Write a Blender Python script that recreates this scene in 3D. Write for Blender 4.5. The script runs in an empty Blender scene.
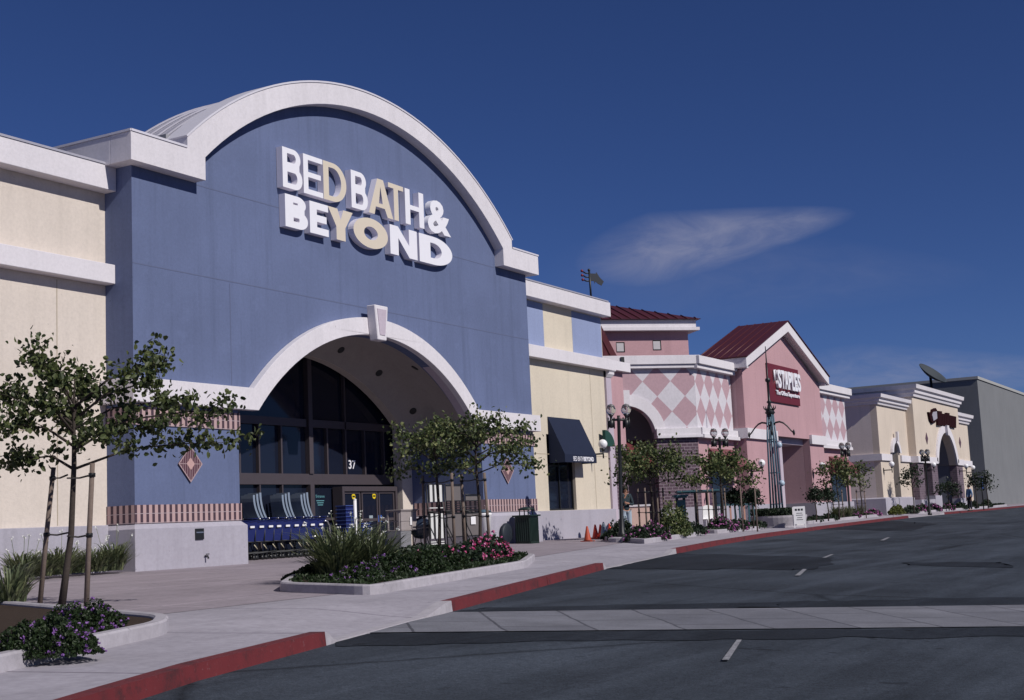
import bpy, bmesh, math, random
from mathutils import Vector, Matrix, noise
from mathutils.geometry import tessellate_polygon
R = math.radians
rnd = random.Random(7)
scene = bpy.context.scene
col = scene.collection

# ------------------------------------------------------------------ camera geometry (also used to measure positions)
FPX = 1352.07; PP = (516.0, 348.0); CAMZ = 0.62
AX = Vector((0.49145346, 0.08906393, 0.86633776)); AY = Vector((-0.86966366, 0.10325562, 0.48272496)); AZ = Vector((-0.04646086, -0.99065932, 0.12820099))
def ray(u, v):
    d = Vector((u-PP[0], v-PP[1], FPX)); return Vector((d.dot(AX), d.dot(AY), d.dot(AZ)))
def onY(u, v, Y):
    r = ray(u, v); t = Y/r.y; return Vector((r.x*t, Y, CAMZ+r.z*t))
def onX(u, v, X):
    r = ray(u, v); t = X/r.x; return Vector((X, r.y*t, CAMZ+r.z*t))
def hit(u, v, fn):
    r = ray(u, v); r = r/math.hypot(r.x, r.y); lo = 2.0
    t = 2.0
    while t < 400:
        p = r*t
        if CAMZ+p.z < fn(p.x, p.y): break
        lo = t; t *= 1.01
    hi = t
    for _ in range(30):
        m = (lo+hi)/2; p = r*m
        if CAMZ+p.z < fn(p.x, p.y): hi = m
        else: lo = m
    p = r*hi; return Vector((p.x, p.y, fn(p.x, p.y)))
def atd(u, dep):
    r = ray(u, 517-.047*(u-516)); k = dep/FPX; return Vector((r.x*k, r.y*k, 0))
def sstep(a, b, x):
    t = max(0, min(1, (x-a)/(b-a))); return t*t*(3-2*t)
# ------------------------------------------------------------------ terrain
KP = [(-40,-6),(-10,2.3),(0,4.6),(8.04,7.6),(10.84,8.34),(14.8,9.36),(24.63,11.97),(32.05,13.51),(38.2,14.7),(45.3,15.8),(56,17.0),(66,17.8),(78,18.6),(90,18.9),(120,19.2),(160,19.3),(260,19.3)]
def kerb_y(x):
    for (a, b), (c, d) in zip(KP, KP[1:]):
        if x <= c: return b+(d-b)*(x-a)/(c-a)
    return KP[-1][1]
def W0(x, y):
    z = -.028*max(0, min(40, 21-y))
    z += (.10*sstep(50, 90, x) + .12*sstep(90, 150, x)) * sstep(12, 21, y)
    return z
GAPS = [(10.84, 14.8), (24.63, 32.05), (78, 88.6)]
def gap(x):
    g = 0
    for a, b in GAPS: g = max(g, sstep(a, a+.3, x)*(1-sstep(b-1.1, b, x)))
    return g
def W(x, y):
    k = kerb_y(x); t = max(0, y-k)
    return W0(x, y) - .115*gap(x)*(1-sstep(0, 1.7, t))
def RD(x, y):
    k = kerb_y(x)
    return W0(x, k) - .13 - .055*max(0, min(k-y, 14))
def G(x, y): return W(x, y) if y > kerb_y(x) else RD(x, y)

# ------------------------------------------------------------------ materials
MATS = {}
def srgb(h):
    c = [int(h[i:i+2], 16)/255 for i in (0, 2, 4)]
    return tuple((x/12.92 if x <= .04045 else ((x+.055)/1.055)**2.4) for x in c)+(1,)
class NT:
    def __init__(s, name):
        m = bpy.data.materials.new(name); m.use_nodes = True; s.m = m; s.t = m.node_tree; s.n = s.t.nodes; s.l = s.t.links
        s.b = s.n['Principled BSDF']; s.tc = s.n.new('ShaderNodeTexCoord')
    def new(s, ty, **k):
        x = s.n.new(ty)
        for a, b in k.items(): setattr(x, a, b)
        return x
    def lk(s, a, b): s.l.new(a, b)
    def noise(s, scale, detail=4, rough=.6, coord='Object', vec=None):
        n = s.new('ShaderNodeTexNoise'); n.inputs['Scale'].default_value = scale; n.inputs['Detail'].default_value = detail; n.inputs['Roughness'].default_value = rough
        s.lk(vec if vec else s.tc.outputs[coord], n.inputs['Vector']); return n.outputs['Fac']
    def ramp(s, fac, stops):
        r = s.new('ShaderNodeValToRGB'); e = r.color_ramp.elements
        while len(e) < len(stops): e.new(.5)
        for i, (p, c) in enumerate(stops): e[i].position = p; e[i].color = c if len(c) == 4 else tuple(c)+(1,)
        s.lk(fac, r.inputs[0]); return r.outputs[0]
    def mix(s, a, b, fac, mode='MIX'):
        x = s.new('ShaderNodeMix', data_type='RGBA', blend_type=mode)
        for v, i in ((fac, 0), (a, 6), (b, 7)):
            if hasattr(v, 'node'): s.lk(v, x.inputs[i])
            else: x.inputs[i].default_value = v
        return x.outputs[2]
    def math(s, op, a, b=None, c=None):
        x = s.new('ShaderNodeMath', operation=op)
        for i, v in enumerate((a, b, c)):
            if v is None: continue
            if hasattr(v, 'node'): s.lk(v, x.inputs[i])
            else: x.inputs[i].default_value = v
        return x.outputs[0]
    def bump(s, h, strength, dist=.02):
        b = s.new('ShaderNodeBump'); b.inputs['Strength'].default_value = strength; b.inputs['Distance'].default_value = dist
        s.lk(h, b.inputs['Height']); s.lk(b.outputs[0], s.b.inputs['Normal'])
    def col(s, c):
        if hasattr(c, 'node'): s.lk(c, s.b.inputs['Base Color'])
        else: s.b.inputs['Base Color'].default_value = c
def sc(c, k): return tuple(min(1, x*k) for x in c[:3])+(1,)
def stucco(name, c, var=.1, rough=.92, joints=None):
    t = NT(name)
    big = t.noise(.35, 5, .6); fine = t.noise(14, 4, .7)
    a = t.mix(sc(c, 1-var), sc(c, 1+var*.6), t.ramp(big, [(.3, (0,0,0)), (.7, (1,1,1))]))
    # weather streaks stretched along z
    mp = t.new('ShaderNodeMapping'); mp.inputs['Scale'].default_value = (2.2, 2.2, .12); t.lk(t.tc.outputs['Object'], mp.inputs[0])
    st = t.noise(1.2, 5, .65, vec=mp.outputs[0])
    a = t.mix(a, sc(c, 1-var*2.2), t.ramp(st, [(.5, (0,0,0)), (.78, (.8,.8,.8))]))
    a = t.mix(a, sc(c, 1+var*1.1), t.ramp(t.noise(1.7, 6, .7), [(.55, (0,0,0)), (.75, (.6,.6,.6))]))
    sp_n = t.noise(7, 2, .5); a = t.mix(a, sc(c, .55), t.ramp(sp_n, [(.76, (0,0,0)), (.80, (.7,.7,.7))]))
    f2 = t.ramp(fine, [(.25, (.86,.86,.86)), (.6, (1,1,1))])
    a = t.mix(a, f2, .8, 'MULTIPLY')
    t.col(a); t.b.inputs['Roughness'].default_value = rough; t.b.inputs['Specular IOR Level'].default_value = .25
    t.bump(t.noise(38, 5, .75), .45, .015); MATS[name] = t.m; return t.m
def plain(name, c, rough=.6, metal=0, var=.08, scale=6, spec=.5, bump=0):
    t = NT(name); n = t.noise(scale, 4, .6)
    t.col(t.mix(sc(c, 1-var), sc(c, 1+var), n)); t.b.inputs['Roughness'].default_value = rough; t.b.inputs['Metallic'].default_value = metal
    t.b.inputs['Specular IOR Level'].default_value = spec
    if bump: t.bump(t.noise(scale*6, 3, .6), bump, .01)
    MATS[name] = t.m; return t.m
BLUE = stucco('blue_stucco', (.130,.162,.284,1), .13)
CREAM = stucco('cream_stucco', (.66,.585,.52,1), .07)
CREAM2 = stucco('pale_yellow_stucco', (.66,.585,.475,1), .08)
CREAM3 = stucco('warm_cream_stucco', (.63,.54,.455,1), .08)
BLUEP = stucco('pale_blue_stucco', (.27,.32,.50,1), .06)
WHITE = stucco('white_stucco', (.70,.665,.70,1), .06)
BASEC = stucco('base_stucco', (.40,.38,.44,1), .10)
PINK = stucco('pink_stucco', (.49,.30,.325,1), .08)
PINK_LIFT = stucco('shade_lifted_pink', (.56,.36,.39,1), .08)  # pink stucco made paler, in place of light on the shaded gable sides
LILAC = stucco('lilac_stucco', (.50,.43,.50,1), .06)
CREAM_LIFT = stucco('shade_lifted_cream', (.74,.65,.60,1), .07)  # cream stucco, colour lightened to stand in for light on shaded side walls
GREYW = stucco('grey_green_stucco', (.19,.195,.205,1), .08)
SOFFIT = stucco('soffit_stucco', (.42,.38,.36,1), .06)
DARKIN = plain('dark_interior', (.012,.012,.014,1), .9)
def mk_metal_roof():
    for nm, c in (('maroon_metal', (.085,.018,.022,1)), ('grey_metal', (.42,.41,.47,1))):
        plain(nm, c, .45, .2, .12, 3, .5)
mk_metal_roof()
BLACKM = plain('black_metal', (.012,.013,.015,1), .45, .0, .2)
BRONZE = plain('bronze_frame', (.085,.070,.080,1), .5, .3, .1)
TEAL = plain('teal_paint', (.035,.10,.125,1), .5)
BLUEPL = plain('blue_plastic', (.010,.017,.105,1), .4)
BLUESTEEL = plain('blue_grey_steel', (.10,.165,.22,1), .42, .2)
CHROME = plain('chrome', (.6,.6,.62,1), .25, .9, .05)
WHITEP = plain('white_paint', (.78,.77,.78,1), .5)
GREENC = plain('green_canvas', (.008,.05,.04,1), .9)
NAVY = plain('navy_canvas', (.011,.017,.042,1), .85, 0, .15, 4, .3, .2)
MAROONC = plain('maroon_canvas', (.12,.02,.025,1), .9)
DKGREEN = plain('dark_green_paint', (.008,.022,.016,1), .4)
WOOD = plain('stake_wood', (.17,.13,.11,1), .9, 0, .3, 20, .2, .3)
BARK = plain('bark', (.06,.048,.042,1), .95, 0, .4, 25, .2, .6)
GREYWOOD = plain('weathered_panel', (.30,.265,.26,1), .8, 0, .15, 9)
FABRICG = plain('grey_fabric', (.13,.115,.115,1), .9)
SIGNRED = plain('sign_maroon', (.13,.012,.022,1), .55)
SIGNW = plain('letter_white', (.80,.79,.84,1), .5, 0, .04)
SIGNC = plain('letter_cream', (.66,.58,.47,1), .5, 0, .04)
SIGNS = plain('letter_side', (.74,.71,.80,1), .5, 0, .05)
SIGNBK = plain('letter_black', (.022,.006,.008,1), .9, 0, .1, 6, .08)
ORANGE = plain('cone_orange', (.75,.06,.025,1), .5, 0, .1)
ORANGED = plain('cone_faded', (.42,.06,.025,1), .6, 0, .15)
GLASSW = plain('white_globe', (.82,.82,.84,1), .25)
SOIL = plain('soil', (.045,.03,.022,1), 1, 0, .4, 20, .2, 1)
SKIN = plain('skin', (.42,.22,.15,1), .6); HAIR = plain('hair', (.015,.01,.008,1), .7)
DENIM = plain('pale_denim', (.35,.42,.50,1), .9); SHIRTD = plain('dark_shirt', (.02,.035,.045,1), .9); SHIRTB = plain('blue_shirt', (.08,.17,.33,1), .9)
TROUS = plain('dark_trousers', (.02,.02,.03,1), .9)
YELLOW = plain('yellow_sticker', (.75,.55,.02,1), .5)
def concrete():
    for nm, c, jo in (('concrete', (.375,.352,.398,1), 3.0), ('pink_paving', (.315,.275,.305,1), 0), ('kerb_concrete', (.42,.395,.43,1), 0)):
        t = NT(nm); n1 = t.noise(.5, 6, .65); n2 = t.noise(9, 6, .7); n3 = t.noise(2.2, 5, .7)
        a = t.mix(sc(c, .86), sc(c, 1.10), t.ramp(n1, [(.3, (0,0,0)), (.7, (1,1,1))]))
        mps = t.new('ShaderNodeMapping'); mps.inputs['Rotation'].default_value = (0,0,R(-14)); mps.inputs['Scale'].default_value = (.25, 1.6, 1); t.lk(t.tc.outputs['Object'], mps.inputs[0])
        a = t.mix(a, sc(c, .72), t.ramp(t.noise(1.1, 6, .65, vec=mps.outputs[0]), [(.5, (0,0,0)), (.75, (.75,.75,.75))]))
        a = t.mix(a, sc(c, .70), t.ramp(n3, [(.52, (0,0,0)), (.80, (.7,.7,.7))]))
        a = t.mix(a, t.ramp(n2, [(.25, (.78,.78,.78)), (.6, (1,1,1))]), 1, 'MULTIPLY')
        a = t.mix(a, sc(c, .42), t.ramp(t.noise(5.5, 2, .5), [(.73, (0,0,0)), (.77, (.6,.6,.6))]))
        a = t.mix(a, sc(c, .6), t.ramp(t.noise(17, 2, .5), [(.74, (0,0,0)), (.78, (.7,.7,.7))]))
        if nm == 'concrete':
            w = t.new('ShaderNodeTexBrick'); w.offset = 0; w.inputs['Scale'].default_value = 1; w.inputs['Brick Width'].default_value = 3.1; w.inputs['Row Height'].default_value = 60
            w.inputs['Mortar Size'].default_value = .020; w.inputs['Color1'].default_value = w.inputs['Color2'].default_value = (1,1,1,1); w.inputs['Mortar'].default_value = (.50,.47,.50,1)
            mp = t.new('ShaderNodeMapping'); mp.inputs['Rotation'].default_value = (0,0,R(-14)); t.lk(t.tc.outputs['Object'], mp.inputs[0]); t.lk(mp.outputs[0], w.inputs[0])
            a = t.mix(a, w.outputs[0], 1, 'MULTIPLY')
        if nm == 'pink_paving':
            w = t.new('ShaderNodeTexBrick'); w.offset = 0; w.inputs['Scale'].default_value = 1; w.inputs['Brick Width'].default_value = 4.4; w.inputs['Row Height'].default_value = 3.2
            w.inputs['Mortar Size'].default_value = .03; w.inputs['Color1'].default_value = (1,1,1,1); w.inputs['Color2'].default_value = (.93,.92,.93,1); w.inputs['Mortar'].default_value = (1.22,1.2,1.22,1)
            t.lk(t.tc.outputs['Object'], w.inputs[0]); a = t.mix(a, w.outputs[0], 1, 'MULTIPLY')
        t.col(a); t.b.inputs['Roughness'].default_value = .95; t.b.inputs['Specular IOR Level'].default_value = .2
        t.bump(t.noise(40, 5, .7), .35, .01); MATS[nm] = t.m
concrete()
def asphalt(name, c, cr=True):
    t = NT(name); n1 = t.noise(.22, 6, .62); n2 = t.noise(60, 3, .7); n3 = t.noise(1.6, 6, .7)
    mp = t.new('ShaderNodeMapping'); mp.inputs['Rotation'].default_value = (0,0,R(-13)); mp.inputs['Scale'].default_value = (.16, 1.4, 1); t.lk(t.tc.outputs['Object'], mp.inputs[0])
    st = t.noise(1.0, 5, .6, vec=mp.outputs[0])
    a = t.mix(sc(c, .70), sc(c, 1.35), t.ramp(n1, [(.36, (0,0,0)), (.68, (1,1,1))]))
    a = t.mix(a, sc(c, 1.9), t.ramp(st, [(.46, (0,0,0)), (.72, (.7,.7,.7))]))
    mp2 = t.new('ShaderNodeMapping'); mp2.inputs['Rotation'].default_value = (0,0,R(-25)); mp2.inputs['Scale'].default_value = (.07, .9, 1); t.lk(t.tc.outputs['Object'], mp2.inputs[0])
    a = t.mix(a, sc(c, .55), t.ramp(t.noise(1.3, 6, .65, vec=mp2.outputs[0]), [(.52, (0,0,0)), (.72, (.7,.7,.7))]))
    a = t.mix(a, sc(c, .65), t.ramp(n3, [(.55, (0,0,0)), (.75, (.55,.55,.55))]))
    a = t.mix(a, t.ramp(n2, [(.3, (.55,.55,.55)), (.7, (1.35,1.35,1.35))]), 1, 'MULTIPLY')
    a = t.mix(a, t.ramp(t.noise(16, 6, .85), [(.32, (.60,.60,.60)), (.5, (1,1,1)), (.68, (1.4,1.4,1.4))]), .9, 'MULTIPLY')
    a = t.mix(a, sc(c, .35), t.ramp(t.noise(3.4, 2, .4), [(.70, (0,0,0)), (.76, (.7,.7,.7))]))
    if cr:
        v = t.new('ShaderNodeTexVoronoi', feature='DISTANCE_TO_EDGE'); v.inputs['Scale'].default_value = .13
        nn = t.new('ShaderNodeTexNoise'); nn.inputs['Scale'].default_value = .9; nn.inputs['Detail'].default_value = 6; t.lk(t.tc.outputs['Object'], nn.inputs[0])
        mm = t.new('ShaderNodeMix', data_type='RGBA'); mm.inputs[0].default_value = .12
        t.lk(t.tc.outputs['Object'], mm.inputs[6]); t.lk(nn.outputs['Color'], mm.inputs[7]); t.lk(mm.outputs[2], v.inputs[0])
        a = t.mix(a, t.ramp(v.outputs['Distance'], [(0, (.35,.35,.35)), (.009, (1,1,1))]), .8, 'MULTIPLY')
    t.col(a); t.b.inputs['Roughness'].default_value = .93; t.b.inputs['Specular IOR Level'].default_value = .15
    t.bump(n2, .4, .01); MATS[name] = t.m; return t.m
ASPH = asphalt('asphalt', (.040,.048,.062,1)); ASPHD = asphalt('dark_asphalt', (.020,.024,.032,1), False)
def mk_red():
    t = NT('red_kerb_paint'); n = t.noise(5, 6, .7); n2 = t.noise(22, 5, .7)
    a = t.mix((.095,.010,.014,1), (.165,.018,.022,1), n)
    a = t.mix(a, (.24,.15,.16,1), t.ramp(n2, [(.62, (0,0,0)), (.74, (.6,.6,.6))]))
    a = t.mix(a, (.03,.012,.014,1), t.ramp(t.noise(3.0, 6, .75), [(.50, (0,0,0)), (.68, (.85,.85,.85))]))
    t.col(a); t.b.inputs['Roughness'].default_value = .8; t.bump(n2, .3, .01); MATS['red'] = t.m
mk_red()
def mk_paver():
    t = NT('pale_paver'); w = t.new('ShaderNodeTexBrick'); w.inputs['Scale'].default_value = 1; w.inputs['Brick Width'].default_value = 1.15; w.inputs['Row Height'].default_value = .9
    w.inputs['Mortar Size'].default_value = .016; w.inputs['Color1'].default_value = (.185,.187,.215,1); w.inputs['Color2'].default_value = (.140,.142,.168,1); w.inputs['Mortar'].default_value = (.065,.065,.08,1)
    mp = t.new('ShaderNodeMapping'); mp.inputs['Rotation'].default_value = (0,0,R(-38)); t.lk(t.tc.outputs['Object'], mp.inputs[0])
    nn = t.new('ShaderNodeTexNoise'); nn.inputs['Scale'].default_value = 1.2; nn.inputs['Detail'].default_value = 4; t.lk(mp.outputs[0], nn.inputs[0])
    mm = t.new('ShaderNodeMix', data_type='RGBA'); mm.inputs[0].default_value = .10; t.lk(mp.outputs[0], mm.inputs[6]); t.lk(nn.outputs['Color'], mm.inputs[7]); t.lk(mm.outputs[2], w.inputs[0])
    a = t.mix(w.outputs[0], t.ramp(t.noise(1.1, 6, .7), [(.3, (.72,.72,.72)), (.7, (1.15,1.15,1.15))]), 1, 'MULTIPLY')
    a = t.mix(a, t.ramp(t.noise(40, 4, .7), [(.3, (.75,.75,.75)), (.65, (1.1,1.1,1.1))]), 1, 'MULTIPLY')
    t.col(a); t.b.inputs['Roughness'].default_value = .9; MATS['paver'] = t.m
mk_paver()
def mk_line():
    t = NT('worn_line_paint'); n = t.noise(14, 6, .8)
    t.col(t.mix((.13,.13,.15,1), (.30,.30,.32,1), t.ramp(n, [(.4, (0,0,0)), (.62, (1,1,1))]))); t.b.inputs['Roughness'].default_value = .9; MATS['line'] = t.m
mk_line()
def mk_uvmats():
    # soldier-brick stripes: uv in metres
    t = NT('striped_brick'); uv = t.new('ShaderNodeSeparateXYZ'); t.lk(t.tc.outputs['UV'], uv.inputs[0])
    f = t.math('FRACT', t.math('DIVIDE', uv.outputs[0], .172)); g = t.math('FRACT', t.math('DIVIDE', uv.outputs[1], .195))
    pk = t.mix((.40,.27,.265,1), (.47,.33,.325,1), t.noise(5, 3, .6)); dk = t.mix((.045,.025,.04,1), (.07,.04,.055,1), t.noise(8, 3, .6))
    a = t.mix(pk, dk, t.math('GREATER_THAN', f, .54)); a = t.mix(a, (.38,.30,.32,1), t.math('LESS_THAN', g, .07))
    t.col(a); t.b.inputs['Roughness'].default_value = .85; MATS['stripe'] = t.m
    # pink and white diamonds
    t = NT('diamond_pattern'); uv = t.new('ShaderNodeSeparateXYZ'); t.lk(t.tc.outputs['UV'], uv.inputs[0])
    def tri(o, p): return t.math('ABSOLUTE', t.math('SUBTRACT', t.math('FRACT', t.math('DIVIDE', o, p)), .5))
    d = t.math('ADD', tri(uv.outputs[0], 1.15), tri(uv.outputs[1], 1.30))
    n = t.noise(10, 4, .7); big = t.noise(.6, 4, .6)
    pk = t.mix((.41,.27,.305,1), (.48,.32,.36,1), big); wh = t.mix((.56,.53,.58,1), (.66,.63,.67,1), big)
    a = t.mix(wh, pk, t.math('LESS_THAN', d, .5)); a = t.mix(a, t.ramp(n, [(.25, (.85,.85,.85)), (.6, (1,1,1))]), 1, 'MULTIPLY')
    t.col(a); t.b.inputs['Roughness'].default_value = .92; MATS['diamond'] = t.m
    for nm, a1, a2, mo, wd, ht in (('purple_brick', (.115,.072,.098,1), (.085,.052,.075,1), (.24,.19,.22,1), .26, .13), ('purple_brick_far', (.15,.105,.135,1), (.11,.08,.105,1), (.19,.15,.18,1), .3, .15)):
        t = NT(nm); w = t.new('ShaderNodeTexBrick'); w.inputs['Scale'].default_value = 1; w.inputs['Brick Width'].default_value = wd; w.inputs['Row Height'].default_value = ht; w.inputs['Mortar Size'].default_value = .014
        w.inputs['Color1'].default_value = a1; w.inputs['Color2'].default_value = a2; w.inputs['Mortar'].default_value = mo; t.lk(t.tc.outputs['UV'], w.inputs[0])
        t.col(t.mix(w.outputs[0], t.ramp(t.noise(3, 4, .7), [(.3, (.8,.8,.8)), (.7, (1.1,1.1,1.1))]), 1, 'MULTIPLY')); t.b.inputs['Roughness'].default_value = .9; MATS[nm] = t.m
mk_uvmats()
def mk_glass():
    t = NT('dark_glass'); t.col((.010,.013,.026,1)); t.b.inputs['Roughness'].default_value = .06; t.b.inputs['Specular IOR Level'].default_value = .35
    t.bump(t.noise(.7, 2, .5), .05, .05); MATS['glass'] = t.m
    t = NT('clear_globe'); t.col((.60,.62,.64,1)); t.b.inputs['Roughness'].default_value = .05; t.b.inputs['Transmission Weight'].default_value = .93; t.b.inputs['IOR'].default_value = 1.12; MATS['globe'] = t.m
mk_glass()
def leafmat(name, cols, trans=.25, rough=.5):
    t = NT(name)
    gi = t.new('ShaderNodeNewGeometry'); 
    a = t.ramp(gi.outputs['Random Per Island'], [(i/(len(cols)-1), c) for i, c in enumerate(cols)])
    t.col(a); t.b.inputs['Roughness'].default_value = rough; t.b.inputs['Specular IOR Level'].default_value = .35
    tr = t.new('ShaderNodeBsdfTranslucent'); t.lk(a, tr.inputs[0]); ms = t.new('ShaderNodeMixShader'); ms.inputs[0].default_value = trans
    out = t.n['Material Output']; t.lk(t.b.outputs[0], ms.inputs[1]); t.lk(tr.outputs[0], ms.inputs[2]); t.lk(ms.outputs[0], out.inputs[0]); MATS[name] = t.m; return t.m
LEAF1 = leafmat('pear_leaf', [(.02,.034,.012), (.05,.07,.022), (.12,.14,.05), (.035,.05,.018)])
LEAF2 = leafmat('bright_leaf', [(.025,.042,.014), (.06,.085,.03), (.11,.14,.05), (.22,.23,.10)])
LEAF3 = leafmat('dark_shrub_leaf', [(.012,.022,.014), (.022,.038,.02), (.03,.05,.024)])
GRASS = leafmat('strap_leaf', [(.06,.085,.04), (.11,.135,.07), (.20,.22,.11), (.07,.10,.05)])
COVER = leafmat('ground_cover_leaf', [(.010,.020,.007), (.022,.040,.013), (.032,.052,.018)])
YLEAF = leafmat('yellow_green_leaf', [(.10,.12,.03), (.14,.15,.04)])
WFL = leafmat('white_flower', [(.7,.7,.66), (.8,.8,.76)], .1)
PFL = leafmat('purple_flower', [(.20,.09,.32), (.30,.14,.42)], .2)
MFL = leafmat('magenta_flower', [(.42,.015,.09), (.60,.06,.24), (.78,.30,.55), (.40,.01,.06)], .2)
VFL = leafmat('violet_pink_flower', [(.40,.10,.32), (.55,.18,.45), (.65,.28,.52)], .2)

# ------------------------------------------------------------------ mesh builder
SPLIT = {'blue_panel','brick_wall','jamb','side_cornice','trim_band','base','roof_deck','side_wall','joint','gable_side_wall','portal_wall','portal_lintel','rear_block','front_wall','coping','door_frame','mullion','leg','leg_frame','slat','hem','white_stripe','ball_tip','window_frame','rail','eave_soffit','roof_seam','handle_cap','staple_mark','recess_wall','tower_cornice','cornice','chamfer_cornice','brick_band'}
class MB:
    def __init__(s, m=None): s.v = []; s.f = []; s.m = m or Matrix.Identity(4); s.sm = []
    def add(s, vs, fs, smooth=False):
        o = len(s.v); s.v += [s.m @ Vector(p) for p in vs]; s.f += [tuple(i+o for i in f) for f in fs]; s.sm += [smooth]*len(fs); return s
    def box(s, x0, x1, y0, y1, z0, z1, taper=0):
        a = taper
        vs = [(x0,y0,z0),(x1,y0,z0),(x1,y1,z0),(x0,y1,z0),(x0+a,y0+a,z1),(x1-a,y0+a,z1),(x1-a,y1-a,z1),(x0+a,y1-a,z1)]
        return s.add(vs, [(0,3,2,1),(4,5,6,7),(0,1,5,4),(1,2,6,5),(2,3,7,6),(3,0,4,7)])
    def poly(s, pts, a0, a1, plane='XZ', holes=()):
        def mk(p, a):
            return (p[0],a,p[1]) if plane == 'XZ' else ((a,p[0],p[1]) if plane == 'YZ' else (p[0],p[1],a))
        loops = [list(pts)]+[list(h) for h in holes]
        flat = [p for l in loops for p in l]; n = len(flat)
        tris = tessellate_polygon([[Vector((p[0],p[1],0)) for p in l] for l in loops])
        vs = [mk(p, a0) for p in flat]+[mk(p, a1) for p in flat]
        fs = [tuple(t) for t in tris]+[tuple(i+n for i in reversed(t)) for t in tris]
        o = 0
        for l in loops:
            k = len(l)
            for i in range(k): j = (i+1) % k; fs.append((o+i, o+j, n+o+j, n+o+i))
            o += k
        return s.add(vs, fs)
    def tube(s, pts, r, n=8, cap=True, smooth=True):
        pts = [Vector(p) for p in pts]; rs = r if isinstance(r, (list, tuple)) else [r]*len(pts); vs = []; fs = []
        up = None
        for i, p in enumerate(pts):
            d = (pts[min(i+1, len(pts)-1)]-pts[max(i-1, 0)]); d = d.normalized() if d.length > 1e-9 else Vector((0,0,1))
            if up is None: up = Vector((0,0,1)) if abs(d.z) < .9 else Vector((1,0,0))
            a = d.cross(up); a = a.normalized() if a.length > 1e-6 else d.orthogonal().normalized(); b = a.cross(d).normalized(); up = b
            for k in range(n):
                t = 2*math.pi*k/n; vs.append(p+(a*math.cos(t)+b*math.sin(t))*rs[i])
        for i in range(len(pts)-1):
            for k in range(n): fs.append((i*n+k, i*n+(k+1) % n, (i+1)*n+(k+1) % n, (i+1)*n+k))
        if cap: fs.append(tuple(range(n))[::-1]); fs.append(tuple((len(pts)-1)*n+k for k in range(n)))
        return s.add(vs, fs, smooth)
    def lathe(s, c, prof, n=20, smooth=True):
        vs = []; fs = []
        for r, z in prof:
            for k in range(n): t = 2*math.pi*k/n; vs.append((c[0]+r*math.cos(t), c[1]+r*math.sin(t), c[2]+z))
        for i in range(len(prof)-1):
            for k in range(n): fs.append((i*n+k, i*n+(k+1) % n, (i+1)*n+(k+1) % n, (i+1)*n+k))
        fs.append(tuple(range(n))[::-1]); fs.append(tuple((len(prof)-1)*n+k for k in range(n)))
        return s.add(vs, fs, smooth)
    def ball(s, c, r, n=12, sz=1):
        return s.lathe(c, [(max(1e-3, r*math.sin(math.pi*i/(n//2))), -r*sz*math.cos(math.pi*i/(n//2))) for i in range(n//2+1)], n)
    def strip(s, prof, path, closed=True):
        """sweep a (dx,dz) profile with mitred corners along an xy path; dx is outward to the right of travel"""
        vs = []; fs = []; k = len(prof); P = [Vector((p[0], p[1])) for p in path]; zz = [p[2] if len(p) > 2 else 0 for p in path]
        for i, p in enumerate(P):
            d0 = (P[i]-P[i-1]).normalized() if i > 0 else None; d1 = (P[i+1]-P[i]).normalized() if i < len(P)-1 else None
            d0 = d0 or d1; d1 = d1 or d0
            n0 = Vector((d0.y, -d0.x)); n1 = Vector((d1.y, -d1.x)); nn = (n0+n1).normalized(); c = max(.3, nn.dot(n0)); nn = nn/c
            for a, b in prof: vs.append((p.x+nn.x*a, p.y+nn.y*a, zz[i]+b))
        for i in range(len(P)-1):
            for j in range(k): j2 = (j+1) % k; fs.append((i*k+j, i*k+j2, (i+1)*k+j2, (i+1)*k+j))
        fs.append(tuple(range(k))[::-1]); fs.append(tuple((len(P)-1)*k+j for j in range(k)))
        return s.add(vs, fs)
    def build(s, name, mat, parent=None, label=None, uvf=None, bevel=0, local=False, mats=None, midx=None):
        if name in SPLIT and not midx:
            comp = list(range(len(s.v)))
            def find(i):
                while comp[i] != i: comp[i] = comp[comp[i]]; i = comp[i]
                return i
            for f in s.f:
                for j in f[1:]: comp[find(j)] = find(f[0])
            gr_ = {}
            for k, f in enumerate(s.f): gr_.setdefault(find(f[0]), []).append(k)
            if 1 < len(gr_) <= 40:
                last = None
                for ks_ in gr_.values():
                    nb = MB(); mp = {}
                    for k in ks_:
                        nf_ = []
                        for i in s.f[k]:
                            if i not in mp: mp[i] = len(nb.v); nb.v.append(s.v[i])
                            nf_.append(mp[i])
                        nb.f.append(tuple(nf_)); nb.sm.append(s.sm[k])
                    last = nb.build1(name, mat, parent, label, uvf, bevel, local)
                return last
        return s.build1(name, mat, parent, label, uvf, bevel, local, mats, midx)
    def build1(s, name, mat, parent=None, label=None, uvf=None, bevel=0, local=False, mats=None, midx=None):
        me = bpy.data.meshes.new(name); off = Vector((0,0,0))
        if parent is not None and not local: off = wloc(parent)
        me.from_pydata([v-off for v in s.v], [], s.f); me.update()
        bm = bmesh.new(); bm.from_mesh(me); bmesh.ops.recalc_face_normals(bm, faces=bm.faces); bm.to_mesh(me); bm.free()
        for p, sm in zip(me.polygons, s.sm): p.use_smooth = sm
        if uvf:
            l = me.uv_layers.new(name='UVMap')
            for p in me.polygons:
                for li in p.loop_indices: l.data[li].uv = uvf(me.vertices[me.loops[li].vertex_index].co+off, p.normal)
        for m in (mats or [mat]): me.materials.append(m)
        if midx:
            for p, i in zip(me.polygons, midx): p.material_index = i
        o = bpy.data.objects.new(name, me); col.objects.link(o)
        if parent is not None: o.parent = parent
        if label: o['label'] = label
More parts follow.
